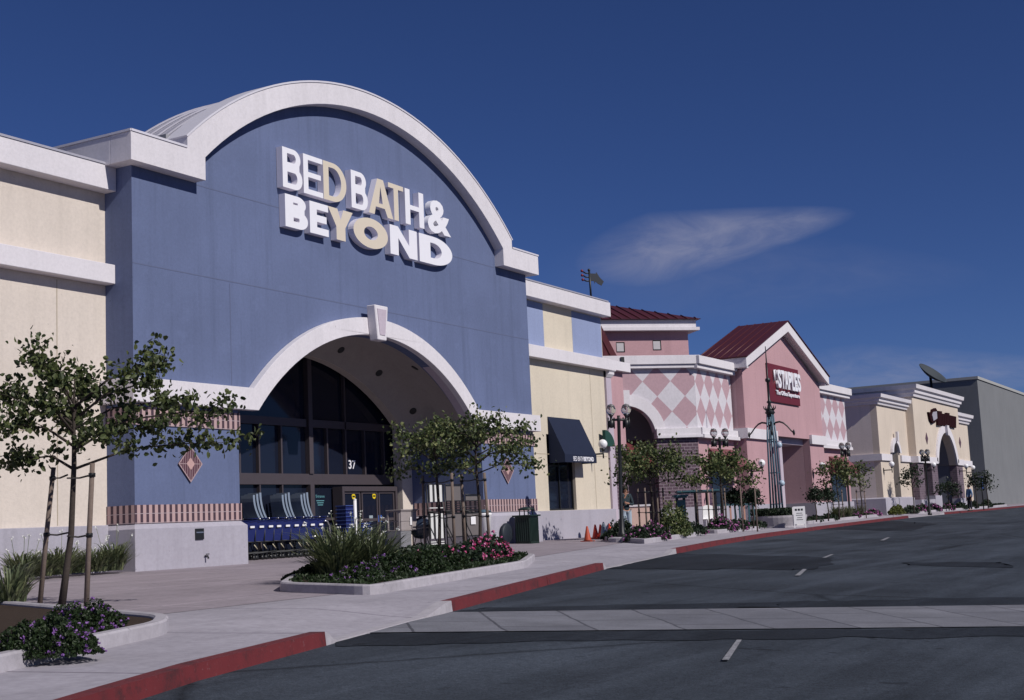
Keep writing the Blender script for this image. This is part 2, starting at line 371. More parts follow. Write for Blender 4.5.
        if bevel:
            b = o.modifiers.new('bevel', 'BEVEL'); b.width = bevel; b.segments = 1; b.limit_method = 'ANGLE'; b.angle_limit = R(50)
        return o
def wloc(o):
    v = Vector(o.location)
    while o.parent: o = o.parent; v += o.location
    return v
def tag(o, label=None, cat=None, group=None, kind=None):
    if label: o['label'] = label
    if cat: o['category'] = cat
    if group: o['group'] = group
    if kind: o['kind'] = kind
    return o
def thing(name, loc, label, cat, group=None, rz=0):
    o = bpy.data.objects.new(name, None); o.location = loc; o.rotation_euler[2] = rz; o.empty_display_size = .3; col.objects.link(o); return tag(o, label, cat, group)
def dup(root, loc, label, rz=0, group=None, scale=None):
    def cp(o, par):
        c = o.copy(); col.objects.link(c)
        if par is not None: c.parent = par
        for ch in kids.get(o.name, []): cp(ch, c)
        return c
    kids = {}
    for o in col.objects:
        if o.parent: kids.setdefault(o.parent.name, []).append(o)
    r = cp(root, None); r.location = loc; r.rotation_euler[2] = rz; r['label'] = label
    if group: r['group'] = group
    if scale: r.scale = (scale,)*3
    return r
def arc(cx, cz, r, a0, a1, n): return [(cx+r*math.cos(a0+(a1-a0)*i/n), cz+r*math.sin(a0+(a1-a0)*i/n)) for i in range(n+1)]
def arc_h(cx, cz, r, half, n, flip=False):
    """arc over the top from cx-half to cx+half"""
    a = math.asin(min(1, half/r)); p = [(cx+r*math.sin(-a+2*a*i/n), cz+r*math.cos(-a+2*a*i/n)) for i in range(n+1)]
    return p[::-1] if flip else p
UVX = lambda c, n: (c.x, c.z) if abs(n.y) > .5 or abs(n.z) > .5 else (c.y, c.z)

# ================================================================== GROUND
def sheet(name, fn, xs, rows, mat, parent=None, kind='structure', mats=None, pick=None, dz=0):
    """rows: list of functions x->y"""
    vs = []; fs = []; mi = []
    for x in xs:
        for r in rows: y = r(x); vs.append((x, y, fn(x, y)+dz))
    n = len(rows)
    for i in range(len(xs)-1):
        for j in range(n-1): fs.append((i*n+j, (i+1)*n+j, (i+1)*n+j+1, i*n+j+1)); mi.append(pick(j) if pick else 0)
    b = MB(); b.add(vs, fs, True); o = b.build(name, mat, mats=mats, midx=mi if pick else None); tag(o, kind=kind); return o
def frange(a, b, s):
    n = max(1, int(round((b-a)/s))); return [a+(b-a)*i/n for i in range(n+1)]
xs = frange(-40, 4, 2)+frange(4.25, 36, .25)+frange(36.5, 110, .5)+frange(111, 260, 4)
road = sheet('road', lambda x, y: RD(x, y), xs, [lambda x, k=k: kerb_y(x)+.02-k for k in (0, .5, 1, 1.5, 2, 2.5, 3, 4, 5, 6, 7, 8, 10, 12, 14, 16, 20, 30)], ASPH)
# far ground sheet out to the horizon, lower than everything
b = MB()
gz = -1.7
b.add([(-600,-600,gz),(900,-600,gz),(900,900,gz),(-600,900,gz)], [(0,1,2,3)]); tag(b.build('ground', ASPH), kind='structure')
def bound(x):
    pts = [(-40,11.75),(15.9,11.75),(27,14.9),(38,17.4),(60,19.6),(90,20.3),(260,20.6)]
    for (a, c), (d, e) in zip(pts, pts[1:]):
        if x <= d: return c+(e-c)*(x-a)/(d-a)
    return pts[-1][1]
kg = lambda x: kerb_y(x)+.15
rows = [lambda x, k=k: kg(x)+(bound(x)-kg(x))*k for k in (0, .1, .2, .35, .5, .75, 1)]+[lambda x, k=k: bound(x)+(30-bound(x))*k for k in (.15, .3, .5, 1)]
sheet('sidewalk', W, xs, rows, MATS['concrete'], mats=[MATS['concrete'], MATS['pink_paving']], pick=lambda j: 0 if j < 6 else 1)
b = MB()
for i in range(len(xs)-1):
    x0_, x1_ = xs[i], xs[i+1]
    if x0_ < -10 or x1_ > 60: continue
    y0_, y1_ = bound(x0_), bound(x1_); b.add([(x0_,y0_-.012,W(x0_,y0_)+.004),(x1_,y1_-.012,W(x1_,y1_)+.004),(x1_,y1_+.012,W(x1_,y1_)+.004),(x0_,y0_+.012,W(x0_,y0_)+.004)], [(0,1,2,3)])
tag(b.build('pavement_joint', plain('joint_dark', (.10,.09,.10,1), .95)), kind='structure')
# kerbs
def kerb(x0, x1, mat, name, nx=40):
    b = MB(); path = []
    for i in range(nx+1):
        x = x0+(x1-x0)*i/nx; path.append((x, kerb_y(x), W(x, kerb_y(x))))
    b.strip([(0,.004),(-.155,.006),(-.155,-.3),(.03,-.3)][::1], path)
    return tag(b.build(name, mat), kind='structure')
kerb(-40, 10.84, MATS['red'], 'red_kerb'); kerb(14.8, 19.9, MATS['red'], 'red_kerb'); kerb(19.93, 24.63, MATS['red'], 'red_kerb'); kerb(32.05, 60, MATS['red'], 'red_kerb'); kerb(60.03, 78, MATS['red'], 'red_kerb'); kerb(88.6, 260, MATS['red'], 'red_kerb')
for a_, b_ in GAPS: kerb(a_+.004, b_-.004, MATS['kerb_concrete'], 'kerb', 60)
# sheets laid on the road
def road_patch(name, pix, mat, dz, nu=24, nv=6, wob=0, ext=None):
    """four pixel corners measured on the road surface (near-left, near-right, far-right, far-left) -> quad laid on it"""
    P4 = [hit(u, v, RD) if not isinstance(u, Vector) else u for u, v in pix]
    if ext: P4[1] = P4[0]+(P4[1]-P4[0])*ext; P4[2] = P4[3]+(P4[2]-P4[3])*ext
    vs = []; fs = []
    for i in range(nu+1):
        for j in range(nv+1):
            s, t = i/nu, j/nv; p = (P4[0]*(1-s)+P4[1]*s)*(1-t)+(P4[3]*(1-s)+P4[2]*s)*t
            if wob and (j in (0, nv) or i in (0, nu)): p = p+Vector((noise.noise(p*1.3), noise.noise(p*1.7+Vector((9,9,9))), 0))*wob
            vs.append((p.x, p.y, RD(p.x, p.y)+dz))
    for i in range(nu):
        for j in range(nv): a = i*(nv+1)+j; fs.append((a, a+nv+1, a+nv+2, a+1))
    b = MB(); b.add(vs, fs, True); return tag(b.build(name, mat), kind='structure')
def xw(u0, v0, u1, v1):
    return hit(u0, v0, RD), hit(u1, v1, RD)
road_patch('paver_crossing', [(362,634),(992,627.5),(992,606),(452,613)], MATS['paver'], .012, 60, 12, 0, 1.25)
road_patch('dark_asphalt_strip', [(330,645),(992,637),(992,628),(362,634.5)], ASPHD, .006, 160, 4, .22, 1.25)
road_patch('dark_asphalt_strip', [(456,612.6),(992,605.7),(992,598),(480,608)], ASPHD, .006, 160, 4, .22, 1.25)
road_patch('asphalt_patch', [(604,569.5),(820,570),(834,558),(664,553.5)], ASPHD, .008, 30, 8, .5)
road_patch('asphalt_patch', [(776,531),(905,531),(940,524),(835,521)], ASPHD, .008, 30, 6, .5)
road_patch('asphalt_patch', [(902,565),(1010,568),(1010,562.5),(905,562)], ASPHD, .008, 30, 3, .35)
road_patch('asphalt_patch', [(742,608.5),(782,608.5),(780,603.5),(745,604)], ASPHD, .016, 12, 4, .2)
for q in ([(722,662),(729,662),(742,641.5),(737,641.5)], [(795,576.5),(800,576.5),(807,570),(803,570)], [(822,558.5),(826,558.5),(834,555),(831,555)], [(880,541),(884,541),(890,538),(887,538)]):
    road_patch('lane_line', q, MATS['line'], .02, 6, 3)

# ================================================================== BBB STORE
CX = 29.75
store = thing('department_store', (29.75, 24, 0), 'blue and cream stucco store with a big white arched parapet and arched entrance', 'store')
L0, L1 = 20.95, 38.55
IN_R, IN_C = 10.02, 1.90; OUT_R, OUT_C = 11.0, 1.46   # parapet arch radii / centres
opn = [(L0, -.35), (24.25, -.35), (24.25, 3.53)]+[(x, z) for x, z in arc_h(CX, -1.05, 6.85, 4.98, 28)]+[(35.25, 3.53), (35.25, -.35), (L1, -.35), (L1, 8.8)]
top = arc_h(CX, IN_C-.05, IN_R+.15, 6.9, 36, True)
b = MB(); b.poly(opn+top+[(L0, 8.8)], 21.0, 21.3)
b.box(L0, L0+.3, 21.303, 24, -.35, 9.2); b.box(L1-.3, L1, 21.303, 24, -.35, 9.2)
wall_f = b.build('front_wall', BLUE, store)
# control joints as thin recessed-look lines : real 8mm grooves would be sub pixel, so thin strips 
b = MB()
def joint_h(z, x0, x1): b.box(x0, x1, 20.996, 21.002, z-.012, z+.012)
def joint_v(x, z0, z1): b.box(x-.011, x+.011, 20.996, 21.002, z0, z1)
joint_h(8.66, 22.95, 36.5); joint_h(6.55, L0, L1)
joint_v(24.05, 4.1, 6.5)
b.build('joint', plain('joint_shadow', (.105,.125,.215,1), .95), store)
# jamb returns of the entrance
b = MB()
b.box(24.0, 24.25, 21.303, 24.2, -.3, 3.53); b.box(35.25, 35.5, 21.303, 24.2, -.3, 3.53)
b.build('jamb', BLUE, store)
# soffit loft
def soffit():
    secs = [(21.25, 7.1, -1.30, 5.3), (21.6, 7.24, -1.33, 5.4), (22.8, 8.3, -2.0, 5.52), (23.55, 7.56, -1.96, 5.05)]
    n = 36; vs = []; fs = []
    for y, r, c, h in secs:
        for x, z in arc_h(CX, c, r, h, n): vs.append((x, y, z))
    for i in range(len(secs)-1):
        for j in range(n): a = i*(n+1)+j; fs.append((a, a+1, a+n+2, a+n+1))
    # small side walls filling down to the jambs
    for side in (0, n):
        o = len(vs)
        for y, r, c, h in secs: x = CX+(-1 if side == 0 else 1)*h; vs.append((x, y, 3.4))
        for i in range(len(secs)-1): fs.append((i*(n+1)+side, (i+1)*(n+1)+side, o+i+1, o+i))
    bb = MB(); bb.add(vs, fs, True); return bb
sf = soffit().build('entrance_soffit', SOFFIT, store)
b = MB()
inner = [(24.25,-.3),(CX-4.95,-.3),(CX-4.95,3.7)]+arc_h(CX, -1.96, 7.56, 4.93, 28)+[(CX+4.95,3.7),(CX+4.95,-.3),(35.25,-.3),(35.25,6.8),(24.25,6.8)]
b.poly(inner, 23.56, 23.86); b.build('inner_arch_wall', CREAM, store)
from mathutils.bvhtree import BVHTree
_bv = BVHTree.FromPolygons([v.co+wloc(sf) for v in sf.data.vertices], [tuple(p.vertices) for p in sf.data.polygons])
for (u, v) in ((341,350),(379,373),(415,368),(413,411)):
    h_, n_, i_, d_ = _bv.ray_cast(Vector((0,0,CAMZ)), ray(u, v).normalized())
    if h_ is None: continue
    n_ = n_ if n_.z < 0 else -n_
    b = MB(Matrix.Translation(h_) @ n_.to_track_quat('Z', 'Y').to_matrix().to_4x4()); b.lathe((0,0,-.02), [(.115,0),(.115,.03),(.09,.035)], 20); b.build('downlight', BLACKM, store)
# parapet cornice of the bay: front face at y=20.67, overhang .33 at the sides
F = 20.67
oL, oR = L0-.33, L1+.33
arcin = arc_h(CX, IN_C, IN_R, 6.82, 40); arcout = arc_h(CX, OUT_C, OUT_R, 7.4, 44, True)
prof = [(oL, 8.70), (22.93, 8.70)]+arcin+[(36.57, 8.70), (oR, 8.70), (oR, 9.33), (37.15, 9.33)]+arcout+[(22.35, 9.33), (oL, 9.33)]
b = MB(); b.poly(prof, F, 21.28); b.build('parapet_cornice', WHITE, store, bevel=.012)
b = MB()
b.box(oL, L0+.28, 21.285, 24.2, 8.70, 9.33); b.box(L1-.28, oR, 21.285, 24.2, 8.70, 9.33); b.build('side_cornice', WHITE, store, bevel=.012)
b = MB()     # thin metal coping
b.strip([(.02,0),(.02,.05),(-.68,.05),(-.68,0)], [(oL, F, 9.333), (22.33, F, 9.333)]); b.strip([(.02,0),(.02,.05),(-.68,.05),(-.68,0)], [(37.17, F, 9.333), (oR+.02, F, 9.333)])
b.strip([(.02,0),(.02,.05),(-.5,.05),(-.5,0)], [(oL, 24.2, 9.333), (oL, F+.0, 9.333)])
n = 44; vs = []; fs = []
for (x, z), (x2, z2) in zip(arc_h(CX, OUT_C, OUT_R+.004, 7.41, n), arc_h(CX, OUT_C, OUT_R+.05, 7.45, n)):
    vs += [(x, F-.02, z), (x2, F-.02, z2), (x2, 21.3, z2), (x, 21.3, z)]
for i in range(n):
    for k in range(4): fs.append((i*4+k, i*4+(k+1) % 4, (i+1)*4+(k+1) % 4, (i+1)*4+k))
fs += [(0,1,2,3), tuple(n*4+k for k in (3,2,1,0))]
b.add(vs, fs); b.build('coping', plain('coping_metal', (.62,.60,.66,1), .5, 0, .05), store)
# vaulted metal roof behind
b = MB(); n = 44
RY1 = 23.1
a1 = arc_h(CX, OUT_C-.12, OUT_R+.02, 7.42, n)
vs = [(x, 21.31, z) for x, z in a1]+[(x, RY1, z) for x, z in a1]
fs = [(i, i+1, n+2+i, n+1+i) for i in range(n)]+[tuple(range(n+1)), tuple(range(2*n+1, n, -1))]
b.add(vs, fs); b.build('vault_roof', MATS['grey_metal'], store)
b = MB()
for k in range(1, 5):
    y = 21.31+k*.40
    p = arc_h(CX, OUT_C-.12, OUT_R+.03, 7.42, n); q = arc_h(CX, OUT_C-.12, OUT_R+.07, 7.44, n)
    vs = [(x, y, z) for x, z in p]+[(x, y, z) for x, z in q]+[(x, y+.03, z) for x, z in q]+[(x, y+.03, z) for x, z in p]; m = n+1; fs = []
    for i in range(n):
        for a in range(3): fs.append((a*m+i, a*m+i+1, (a+1)*m+i+1, (a+1)*m+i))
    b.add(vs, fs)
b.build('roof_seam', MATS['grey_metal'], store)
b = MB(); b.box(22.34, 22.6, 21.31, RY1, 8.9, 9.78); b.box(36.9, 37.16, 21.31, RY1, 8.9, 9.78); b.box(L0+.1, L1-.1, 24.3, 40, 8.0, 8.9); b.build('roof_deck', plain('roof_deck_grey', (.25,.25,.27,1), .9), store)
# entrance arch moulding + belt trim
MF = 20.8
ai = arc_h(CX, -.82, 6.62, 4.99, 36); ao = arc_h(CX, -.80, 7.06, 5.13, 36, True)   # outer ends at belt top z=4.05
b = MB()
prof = [(L0-.2, 3.53), (CX-4.99, 3.53)]+ai[1:-1]+[(CX+4.99, 3.53), (L1+.2, 3.53), (L1+.2, 4.05), (CX+5.14, 4.05)]+ao[1:-1]+[(CX-5.14, 4.05), (L0-.2, 4.05)]
b.poly(prof, MF, 20.998); 
b.build('entrance_arch_moulding', WHITE, store, bevel=.01)
b = MB(); b.poly(arc_h(CX, -.82, 6.64, 4.99, 36)+arc_h(CX, -.80, 6.90, 5.1, 36, True), 21.0, 21.26, 'XZ'); b.build('arch_reveal', LILAC, store)
b = MB(); b.box(L0-.2, L0-.003, 21.001, 21.795, 3.53, 4.05); b.box(L1+.003, L1+.2, 21.001, 21.795, 3.53, 4.05); b.build('trim_band', WHITE, store, bevel=.01)
# keystone
b = MB()
def wedge(x, z0, z1, h0, h1, y0, y1, ins=0):
    return [(x-h0, y0, z0), (x+h0, y0, z0), (x+h1, y0, z1), (x-h1, y0, z1), (x-h0, y1, z0), (x+h0, y1, z0), (x+h1, y1, z1), (x-h1, y1, z1)]
bx = [(0,1,2,3),(7,6,5,4),(0,4,5,1),(1,5,6,2),(2,6,7,3),(3,7,4,0)]
b.add(wedge(CX-.22, 5.62, 6.56, .20, .31, 20.52, 20.799), bx); ks = b.build('keystone', WHITE, store, bevel=.02)
b = MB(); b.add(wedge(CX-.22, 5.76, 6.46, .12, .21, 20.505, 20.519), bx); b.build('keystone_panel', LILAC, ks)
# base courses
def base_run(path, name='base'):
    b = MB(); b.strip([(.12,-.4),(.12,.86),(0,.975),(-.2,.975),(-.2,-.4)], [(x, y, 0) for x, y in path])
    return b.build(name, BASEC, store, bevel=.008)
base_run([(L0, 21.795), (L0, 21.0), (24.25, 21.0), (24.25, 23.5)]); base_run([(35.25, 23.5), (35.25, 21.0), (L1, 21.0), (L1, 21.795)])
# striped brick bands
def band(path, z0, z1):
    b = MB(); b.strip([(.03,z0),(.03,z1),(-.1,z1),(-.1,z0)], [(x, y, 0) for x, y in path]); b.build('brick_band', MATS['stripe'], store, uvf=lambda c, n: ((c.x if abs(n.y) > .5 else c.y), c.z-z0-.004))
for z0, z1 in ((.977, 1.365), (3.06, 3.45)):
    band([(L0, 21.795), (L0, 21.0), (24.25, 21.0), (24.25, 23.5)], z0, z1); band([(35.25, 23.5), (35.25, 21.0), (L1, 21.0), (L1, 21.795)], z0, z1)
# diamond tile ornaments
for cx in (22.60, 36.72):
    z = 2.25; b = MB(); b.poly([(cx, z-.39), (cx+.36, z), (cx, z+.39), (cx-.36, z)], 20.962, 20.999); d = b.build('diamond_tile', plain('dark_tile_red', (.075,.022,.038,1), .5), store)
    GR = plain('tile_grout', (.38,.27,.28,1), .8)
    b = MB(); b.poly([(cx, z-.41), (cx+.38, z), (cx, z+.41), (cx-.38, z)], 20.956, 20.9615, 'XZ', holes=[[(cx, z-.375), (cx+.345, z), (cx, z+.375), (cx-.345, z)]]); b.build('tile_border', GR, d)
    b = MB(); b.box(cx-.008, cx+.008, 20.956, 20.9612, z+.14, z+.372); b.box(cx-.008, cx+.008, 20.956, 20.9612, z-.372, z-.14); b.box(cx+.125, cx+.342, 20.956, 20.9612, z-.008, z+.008); b.box(cx-.342, cx-.125, 20.956, 20.9612, z-.008, z+.008)
    for sx in (-1, 1):
        for k in range(1, 6):
            x_ = .055*k; h_ = .375*(1-x_/.345); lo_ = max(.012, .14*(1-x_/.125))
            for sz in (-1, 1):
                z_a, z_b = sorted((z+sz*lo_, z+sz*h_)); b.box(cx+sx*x_-.006, cx+sx*x_+.006, 20.957, 20.9610, z_a, z_b)
    b.build('tile_line', GR, d)
    b = MB(); b.poly([(cx, z-.14), (cx+.125, z), (cx, z+.14), (cx-.125, z)], 20.953, 20.9625); b.build('centre_tile', plain('pink_tile', (.50,.32,.30,1), .5), d)
# base vent and tap
p = onY(199, 534, 20.88); b = MB(); b.box(p.x-.13, p.x+.13, 20.85, 20.879, p.z-.12, p.z+.12); v_ = b.build('wall_vent', BLACKM, store)
b = MB(); b.box(p.x-.12, p.x+.10, 20.835, 20.849, p.z+.02, p.z+.05); b.build('vent_cover', CHROME, v_)
p = onY(205, 556, 20.88); b = MB(); b.tube([(p.x,20.88,p.z),(p.x,20.80,p.z),(p.x,20.78,p.z-.06)], .02, 8); b.tube([(p.x-.05,20.80,p.z+.04),(p.x+.05,20.80,p.z+.04)], .012, 6); b.build('tap', BLACKM, store)
# wings left and right (y=21.8)
def wing(x0, x1, tag_):
    WY = 21.8
    if tag_ == 'L':
        b = MB(); b.box(x0, x1, WY, 24, -.4, 8.3); b.build('wing_wall', CREAM, store)
    else:
        # wall in pieces around the window opening 41.05..42.75 x .98..3.4
        wx0, wx1, wz0, wz1 = 40.95, 43.0, .985, 3.6
        b = MB(); b.poly([(x0,-.4),(x1,-.4),(x1,8.3),(x0,8.3)], WY, WY+.35, 'XZ', holes=[[(wx0,wz0),(wx0,wz1),(wx1,wz1),(wx1,wz0)]]); b.box(x1-.35, x1, WY+.352, 25, -.4, 8.3); b.build('wing_wall', CREAM2, store)
        # two pale blue panels high on the wall
        b = MB(); b.box(38.56, 41.15, WY-.006, WY-.002, 6.62, 8.15); b.box(43.35, 45.76, WY-.006, WY-.002, 6.62, 8.15); b.build('blue_panel', BLUEP, store)
        b = MB(); b.box(wx0+.01, wx1-.01, WY+.16, WY+.2, wz0, wz1); w = b.build('window', MATS['glass'], store)
        b = MB()
        for x in (wx0+.03, (wx0+wx1)/2, wx1-.03): b.box(x-.03, x+.03, WY+.10, WY+.158, wz0, wz1)
        b.box(wx0+.061, (wx0+wx1)/2-.031, WY+.11, WY+.157, wz0, wz0+.06); b.box((wx0+wx1)/2+.031, wx1-.061, WY+.11, WY+.157, wz0, wz0+.06); b.box(wx0+.061, (wx0+wx1)/2-.031, WY+.11, WY+.157, 2.5, 2.56)
        b.build('window_frame', BLACKM, w)
    b = MB()
    b.box(x0-(0 if tag_ == 'L' else -.003), x1+(.0 if tag_ == 'L' else .18), 21.45, WY-.003, 8.18, 8.72); b.build('wing_cornice', WHITE, store, bevel=.01)
    b = MB(); b.box(x0, x1, 21.43, WY+.3, 8.722, 8.77); b.build('wing_coping', MATS['grey_metal'], store)
    b = MB(); b.box(x0, x1+(.0 if tag_ == 'L' else .10), 21.5, WY-.003, 6.14, 6.56); b.build('wing_band', WHITE, store, bevel=.01)
    b = MB(); b.box(x0+.12 if tag_ == 'R' else x0, x1-(.12 if tag_ == 'L' else -.1), 21.64, WY-.003, -.4, .975); b.build('wing_base', BASEC, store, bevel=.008)
    b = MB(); xj = (23 if tag_ == 'L' else 40.0)
    for xj in ((19.6,) if tag_ == 'L' else (39.7, 44.6)): b.box(xj-.01, xj+.01, WY-.005, WY-.0015, 1.0, 6.1)
    b.box(x0+(.1 if tag_ == 'R' else 0), x1-.1, WY-.0045, WY-.0018, 2.9, 2.92); b.build('joint', plain('joint_cream', (.38,.32,.24,1), .95), store)
wing(8, L0-.003, 'L'); wing(L1+.003, 45.8, 'R')
# lilac pilaster at the far end of the right wing
b = MB(); b.box(45.81, 46.25, 21.72, 24, -.3, 6.3); b.build('end_pilaster', LILAC, store)
b = MB(); b.strip([(.02,0),(.10,.12),(.10,.2),(.16,.26),(.16,.36),(-.1,.36),(-.1,0)], [(45.81,21.72,5.9),(46.25,21.72,5.9),(46.25,23,5.9)]); b.build('pilaster_capital', WHITE, store)
# storefront glazing
GY = 24.0
fr = tag(MB().box(CX-5.4, CX+5.4, GY+.06, GY+.1, 0, 6.3).build('entrance_glass', MATS['glass'], store))
b = MB()
b.box(CX-5.4, CX+5.4, GY-.06, GY+.05, 1.97, 2.27)                       # transom
MX = [25.6, 26.7, 27.7]+[onY(u, 474, GY).x for u in (258.5, 281, 327, 345.5, 364.5, 383.5)]
for i_, x in enumerate(MX): b.box(x-.03, x+.03, GY-.05, GY+.055, 2.272, 6.2 if i_ in (2, 6) else 3.598)
for x in MX[3:5]: b.box(x-.025, x+.025, GY-.05, GY+.055, 0, 1.968)
b.box(30.60, 30.78, GY-.10, GY+.055, 0, 1.968); b.box(30.60, 30.78, GY-.10, GY+.055, 2.272, 6.1)
b.box(CX-5.4, 30.55, GY-.05, GY+.05, 3.60, 3.82); b.box(30.8, CX+5.4, GY-.05, GY+.05, 3.60, 3.82)
b.box(30.8, 31.75, GY-.04, GY+.05, .95, 1.02)
for x0_, x1_ in ((28.0,32.0),): pass
# slanting roof trusses seen through the upper glass
b.build('mullion', BRONZE, store)
# sliding doors surround
b = MB()
b.box(31.75, 31.85, GY-.35, GY-.0, 0, 1.9); b.box(34.45, 34.55, GY-.35, GY, 0, 1.9); b.box(31.852, 34.448, GY-.35, GY, 1.76, 1.9)
door = b.build('door_surround', BRONZE, store)
for x0_ in (31.87, 32.75, 33.62):
    b = MB(); b.box(x0_, x0_+.06, GY-.30, GY-.24, 0, 1.755); b.box(x0_+.76, x0_+.82, GY-.30, GY-.24, 0, 1.755); b.box(x0_+.061, x0_+.759, GY-.30, GY-.24, 1.69, 1.755); b.box(x0_+.061, x0_+.759, GY-.30, GY-.24, .88, .96); b.box(x0_+.061, x0_+.759, GY-.30, GY-.24, 0, .1)
    d = b.build('door_leaf', BRONZE, store); b = MB(); b.box(x0_+.062, x0_+.758, GY-.275, GY-.265, .1, 1.69); b.build('door_pane', MATS['glass'], d)
SY = GY-.282
for (u, v) in ((353.5,496.5),(374,496)):
    p = onY(u, v, SY); b = MB(); b.poly(arc(p.x, p.z, .085, 0, 2*math.pi, 18)[:-1], SY-.006, SY+.004); s_ = b.build('door_sticker', YELLOW, store); b = MB(); b.box(p.x-.06, p.x+.06, SY-.010, SY-.0065, p.z-.022, p.z+.022); b.build('sticker_mark', BLACKM, s_)
p = onY(380, 518.5, SY); b = MB(); b.box(p.x-.09, p.x+.09, SY-.006, SY+.004, p.z-.10, p.z+.10); s_ = b.build('accessible_sign', plain('sign_blue', (.03,.10,.40,1), .5), store)
b = MB(); b.poly(arc(p.x-.005, p.z-.03, .05, R(-200), R(70), 14)+arc(p.x-.005, p.z-.03, .035, R(70), R(-200), 14), SY-.012, SY-.0065); b.box(p.x-.012, p.x+.012, SY-.012, SY-.0065, p.z+.03, p.z+.07); b.build('sign_symbol', WHITEP, s_)
p = onY(371, 518.5, SY); b = MB(); b.box(p.x-.09, p.x+.09, SY-.006, SY+.004, p.z-.09, p.z+.09); b.build('door_notice', plain('notice_grey', (.30,.36,.40,1), .6), store)
# text helper
def text_mesh(txt, size, depth, bold=0, extrude=True):
    cu = bpy.data.curves.new('t', 'FONT'); cu.body = txt; cu.size = size; cu.extrude = depth/2; cu.offset = bold; cu.align_x = 'LEFT'; cu.resolution_u = 3
    ob = bpy.data.objects.new('t', cu); col.objects.link(ob); dg = bpy.context.evaluated_depsgraph_get(); me = bpy.data.meshes.new_from_object(ob.evaluated_get(dg)); bpy.data.objects.remove(ob); return me
def fit_text(name, txt, x0, x1, z0, z1, yf, depth, mat, parent, bold=0, label=None):
    me = text_mesh(txt, 1, 1, bold); me.name = name
    xs_ = [v.co.x for v in me.vertices]; ys = [v.co.y for v in me.vertices]; a0, a1, b0, b1 = min(xs_), max(xs_), min(ys), max(ys); off = wloc(parent) if parent else Vector((0,0,0))
    for v in me.vertices:
        x, y, z = v.co; v.co = Vector((x0+(x-a0)/(a1-a0)*(x1-x0), yf+(.5-z)*depth, z0+(y-b0)/(b1-b0)*(z1-z0)))-off
    me.materials.clear(); me.materials.append(mat); o = bpy.data.objects.new(name, me); col.objects.link(o)
    if parent: o.parent = parent
    if label: o['label'] = label
    return o
fit_text('number_lettering', '37', onY(350,466,GY).x, onY(357,466,GY).x, 2.44, 2.70, GY+.045, .012, SIGNW, store, .01)
TEALT = plain('sign_teal', (.12,.30,.34,1), .5)
fit_text('entrance_lettering', 'Entrance', 31.02, 31.42, 1.60, 1.68, GY+.045, .01, TEALT, store)
for i in range(3): b = MB(); b.box(31.04+.03*i, 31.40-.03*i, GY+.047, GY+.057, 1.50-.06*i, 1.525-.06*i); b.build('decal_line', TEALT, store)
# letters ------------------------------------------------------------------
def curve_letter(name, loops, x0, z0, w, h, yf, depth, front, parent, label=None):
    """loops in unit box -> extruded letter with its own front-face colour"""
    b = MB(); P_ = [[(x0+p[0]*w, z0+p[1]*h) for p in l] for l in loops]
    b.poly(P_[0], yf, yf+depth, 'XZ', holes=P_[1:])
    nt = (len(b.f)-sum(len(l) for l in P_))//2
    mi = [0 if i < nt else 1 for i in range(len(b.f))]
    o = b.build(name, front, parent, mats=[front, SIGNS], midx=mi, label=label); return o
def ea(cx, cy, rx, ry, a0, a1, n=12): return [(cx+rx*math.cos(R(a0+(a1-a0)*i/n)), cy+ry*math.sin(R(a0+(a1-a0)*i/n))) for i in range(n+1)]
def LB(t, s=None):   # t stroke width horizontally, s vertically
    s = s or t
    out = [(0,0)]+ea(.62,.27,.38,.27,-90,52)+ea(.56,.76,.36,.24,-35,90)+[(0,1)]
    h1 = [(t, s)]+ea(.60,.27,.38-t,.27-s,-90,90,10)+[(t,.54-s+.0)]
    h2 = [(t,.52+s)]+ea(.56,.76,.36-t,.24-s,-90,90,10)+[(t,1-s)]
    return [out, h1, h2]
def LE(t, s): return [[(0,0),(1,0),(1,s),(t,s),(t,.5-s/2),(.9,.5-s/2),(.9,.5+s/2),(t,.5+s/2),(t,1-s),(1,1-s),(1,1),(0,1)]]
def LD(t, s): return [[(0,0)]+ea(.42,.5,.58,.5,-90,90,20)+[(0,1)], [(t,s)]+ea(.42,.5,.58-t,.5-s,-90,90,18)+[(t,1-s)]]
def LA(t, s): return [[(0,0),(t*1.05,0),(t*1.05+.5*.27/1*0.42,.27*.0+.22),(1-t*1.05-.11,.22),(1-t*1.05,0),(1,0),(.5+t*.55,1),(.5-t*.55,1)], [(t*1.05+.19,.22+s),(1-t*1.05-.19,.22+s),(.5,.80)]]
def LT(t, s): return [[(.5-t/2,0),(.5+t/2,0),(.5+t/2,1-s),(1,1-s),(1,1),(0,1),(0,1-s),(.5-t/2,1-s)]]
def LH(t, s): return [[(0,0),(t,0),(t,.5-s/2),(1-t,.5-s/2),(1-t,0),(1,0),(1,1),(1-t,1),(1-t,.5+s/2),(t,.5+s/2),(t,1),(0,1)]]
def LY(t, s): return [[(.5-t/2,0),(.5+t/2,0),(.5+t/2,.42),(1,1),(1-t*1.05,1),(.5,.66),(t*1.05,1),(0,1),(.5-t/2,.42)]]
def LO(t, s): return [ea(.5,.5,.5,.5,0,360,36)[:-1], ea(.5,.5,.5-t,.5-s,0,360,30)[:-1]]
def LN(t, s): return [[(0,0),(t,0),(t,.60),(1-t*1.0,0),(1,0),(1,1),(1-t,1),(1-t,.42),(t,1),(0,1)]]
sign = thing('store_sign', (29.5, 20.95, 8.0), 'large raised white and cream letters BED BATH & BEYOND on the blue wall', 'sign')
SF = 20.80; SD = .19
def px2x(u): return onY(u, 200, SF).x
